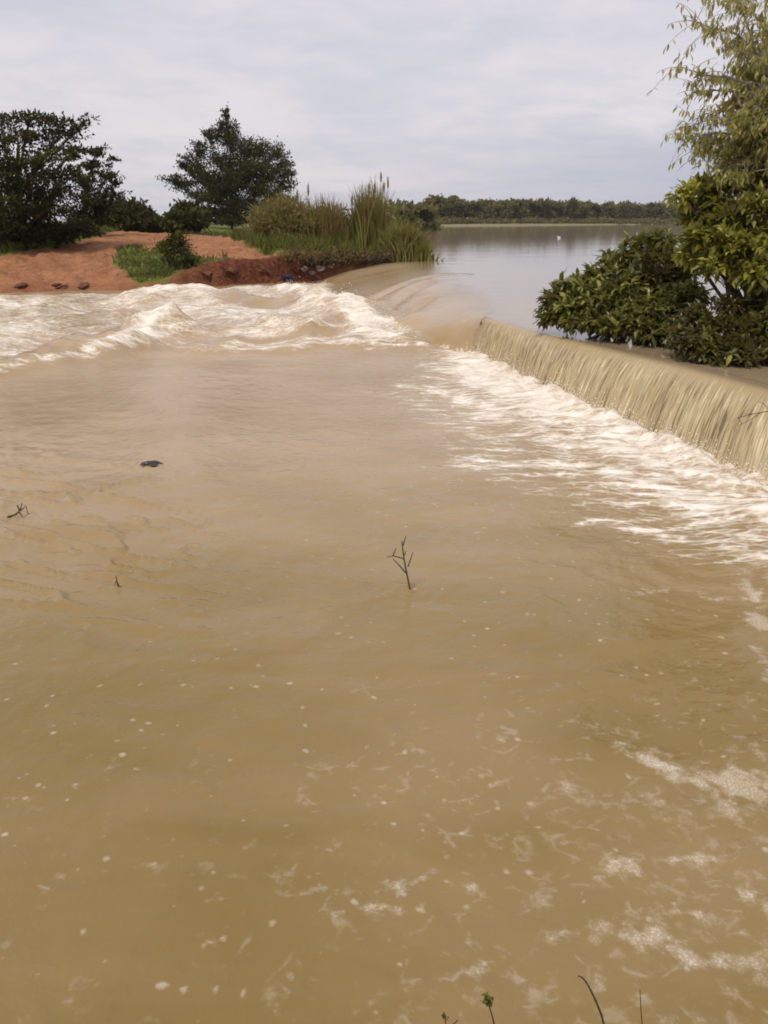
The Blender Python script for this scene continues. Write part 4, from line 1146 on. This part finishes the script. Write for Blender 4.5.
# ------------------------------------------------------------------ sky, sun
SUN_EL, SUN_AZ = R(60), R(-150)      # azimuth from +Y towards +X
wd = bpy.data.worlds.new('World'); sc.world = wd; wd.use_nodes = True
nt = wd.node_tree; nt.nodes.clear(); B = NB(nt)
outw = nt.nodes.new('ShaderNodeOutputWorld')
sky = B.n('ShaderNodeTexSky', sky_type='NISHITA'); sky.sun_disc = False
sky.sun_elevation = SUN_EL; sky.sun_rotation = SUN_AZ
sky.air_density = 1.2; sky.dust_density = 3.0
dirv = B.n('ShaderNodeTexCoord').outputs['Generated']
sep = B.n('ShaderNodeSeparateXYZ', {0: dirv})
zc = B.math('MAXIMUM', sep.outputs[2], .0)
# project the direction on a cloud layer so that streaks flatten towards the horizon
inv = B.math('DIVIDE', 1.0, B.math('ADD', zc, .16))
cl = B.n('ShaderNodeCombineXYZ', {0: B.math('MULTIPLY', sep.outputs[0], inv), 1: B.math('MULTIPLY', sep.outputs[1], inv), 2: 0.}).outputs[0]
n1 = B.noise(B.mapping(cl, (.55, .95, 1), (0, 0, .12)), .9, 5, .5, .6)
n2 = B.noise(B.mapping(cl, (1.5, 1.7, 1), (0, 0, .2), (3, 1, 0)), 2.2, 5, .6, .3)
dens = B.math('ADD', B.math('MULTIPLY', n1, .65), B.math('MULTIPLY', n2, .35))
cloud = B.mix(B.step(dens, .34, .64), c4(4.75, 4.75, 5.35), c4(6.2, 5.75, 5.98))
# blue-grey bank low over the lake on the right
az = B.math('DIVIDE', sep.outputs[0], B.math('MAXIMUM', sep.outputs[1], .05))
bank = B.math('MULTIPLY', B.step(az, -.15, .42), B.step(B.math('ADD', sep.outputs[2], B.math('MULTIPLY', B.math('SUBTRACT', n2, .5), .06)), .125, .06))
cloud = B.mix(B.math('MULTIPLY', bank, .75), cloud, c4(3.6, 3.9, 4.75))
puff = B.math('MULTIPLY', B.step(az, .16, .40), B.math('MULTIPLY', B.step(sep.outputs[2], .075, .105), B.step(sep.outputs[2], .17, .12)))
cloud = B.mix(B.math('MULTIPLY', puff, B.step(n2, .42, .62, 0, .8)), cloud, c4(6.6, 6.2, 6.3))
colr = B.mix(.88, sky.outputs[0], cloud)
bg = B.n('ShaderNodeBackground', {'Color': colr, 'Strength': .10})
nt.links.new(bg.outputs[0], outw.inputs[0])

sl = bpy.data.lights.new('sun', 'SUN'); sl.energy = 1.9; sl.angle = R(10); sl.color = (1, .95, .86)
so = bpy.data.objects.new('sun', sl); COL.objects.link(so)
dv = Vector((math.sin(SUN_AZ) * math.cos(SUN_EL), math.cos(SUN_AZ) * math.cos(SUN_EL), math.sin(SUN_EL)))
so.rotation_euler = dv.to_track_quat('Z', 'Y').to_euler()
so.location = (20, 20, 40)

# ------------------------------------------------------------------ damp air over the lake
hb = Geo()
x0, x1, y0, y1, z0, z1 = -1600., 1600., -160., 1700., -4., 24.
hb.add([(x0, y0, z0), (x1, y0, z0), (x1, y1, z0), (x0, y1, z0), (x0, y0, z1), (x1, y0, z1), (x1, y1, z1), (x0, y1, z1)],
       [(0, 3, 2, 1), (4, 5, 6, 7), (0, 1, 5, 4), (1, 2, 6, 5), (2, 3, 7, 6), (3, 0, 4, 7)])
mh, nth, oh = new_mat('damp_air')
vp = nth.nodes.new('ShaderNodeVolumePrincipled')
vp.inputs['Color'].default_value = (.88, .90, .95, 1); vp.inputs['Density'].default_value = .00012; vp.inputs['Anisotropy'].default_value = .2
nth.links.new(vp.outputs[0], oh.inputs['Volume'])
v, f, a = hb.arrays()
haze = link('haze', mesh_from('haze', v, f, mh, False)); haze['kind'] = 'stuff'

# ------------------------------------------------------------------ camera and output
cam = bpy.data.cameras.new('camera'); co = bpy.data.objects.new('camera', cam); COL.objects.link(co)
cam.sensor_fit = 'VERTICAL'; cam.sensor_height = 24; cam.lens = 24 * FOC / 1024
cam.clip_start = .05; cam.clip_end = 4000
co.location = (0, 0, CH); co.rotation_euler = (math.pi / 2 - PITCH, 0, 0)
sc.camera = co
sc.render.resolution_x, sc.render.resolution_y = 768, 1024
vs = sc.view_settings
vs.view_transform = 'Standard'; vs.look = 'None'; vs.exposure = .42; vs.gamma = 1; vs.use_curve_mapping = False
sc.render.engine = 'CYCLES'
sc.cycles.max_bounces = 6; sc.cycles.transparent_max_bounces = 4
sc.cycles.use_denoising = True
sc.render.filter_size = 1.9
try: sc.cycles.filter_width = 1.8
except Exception: pass
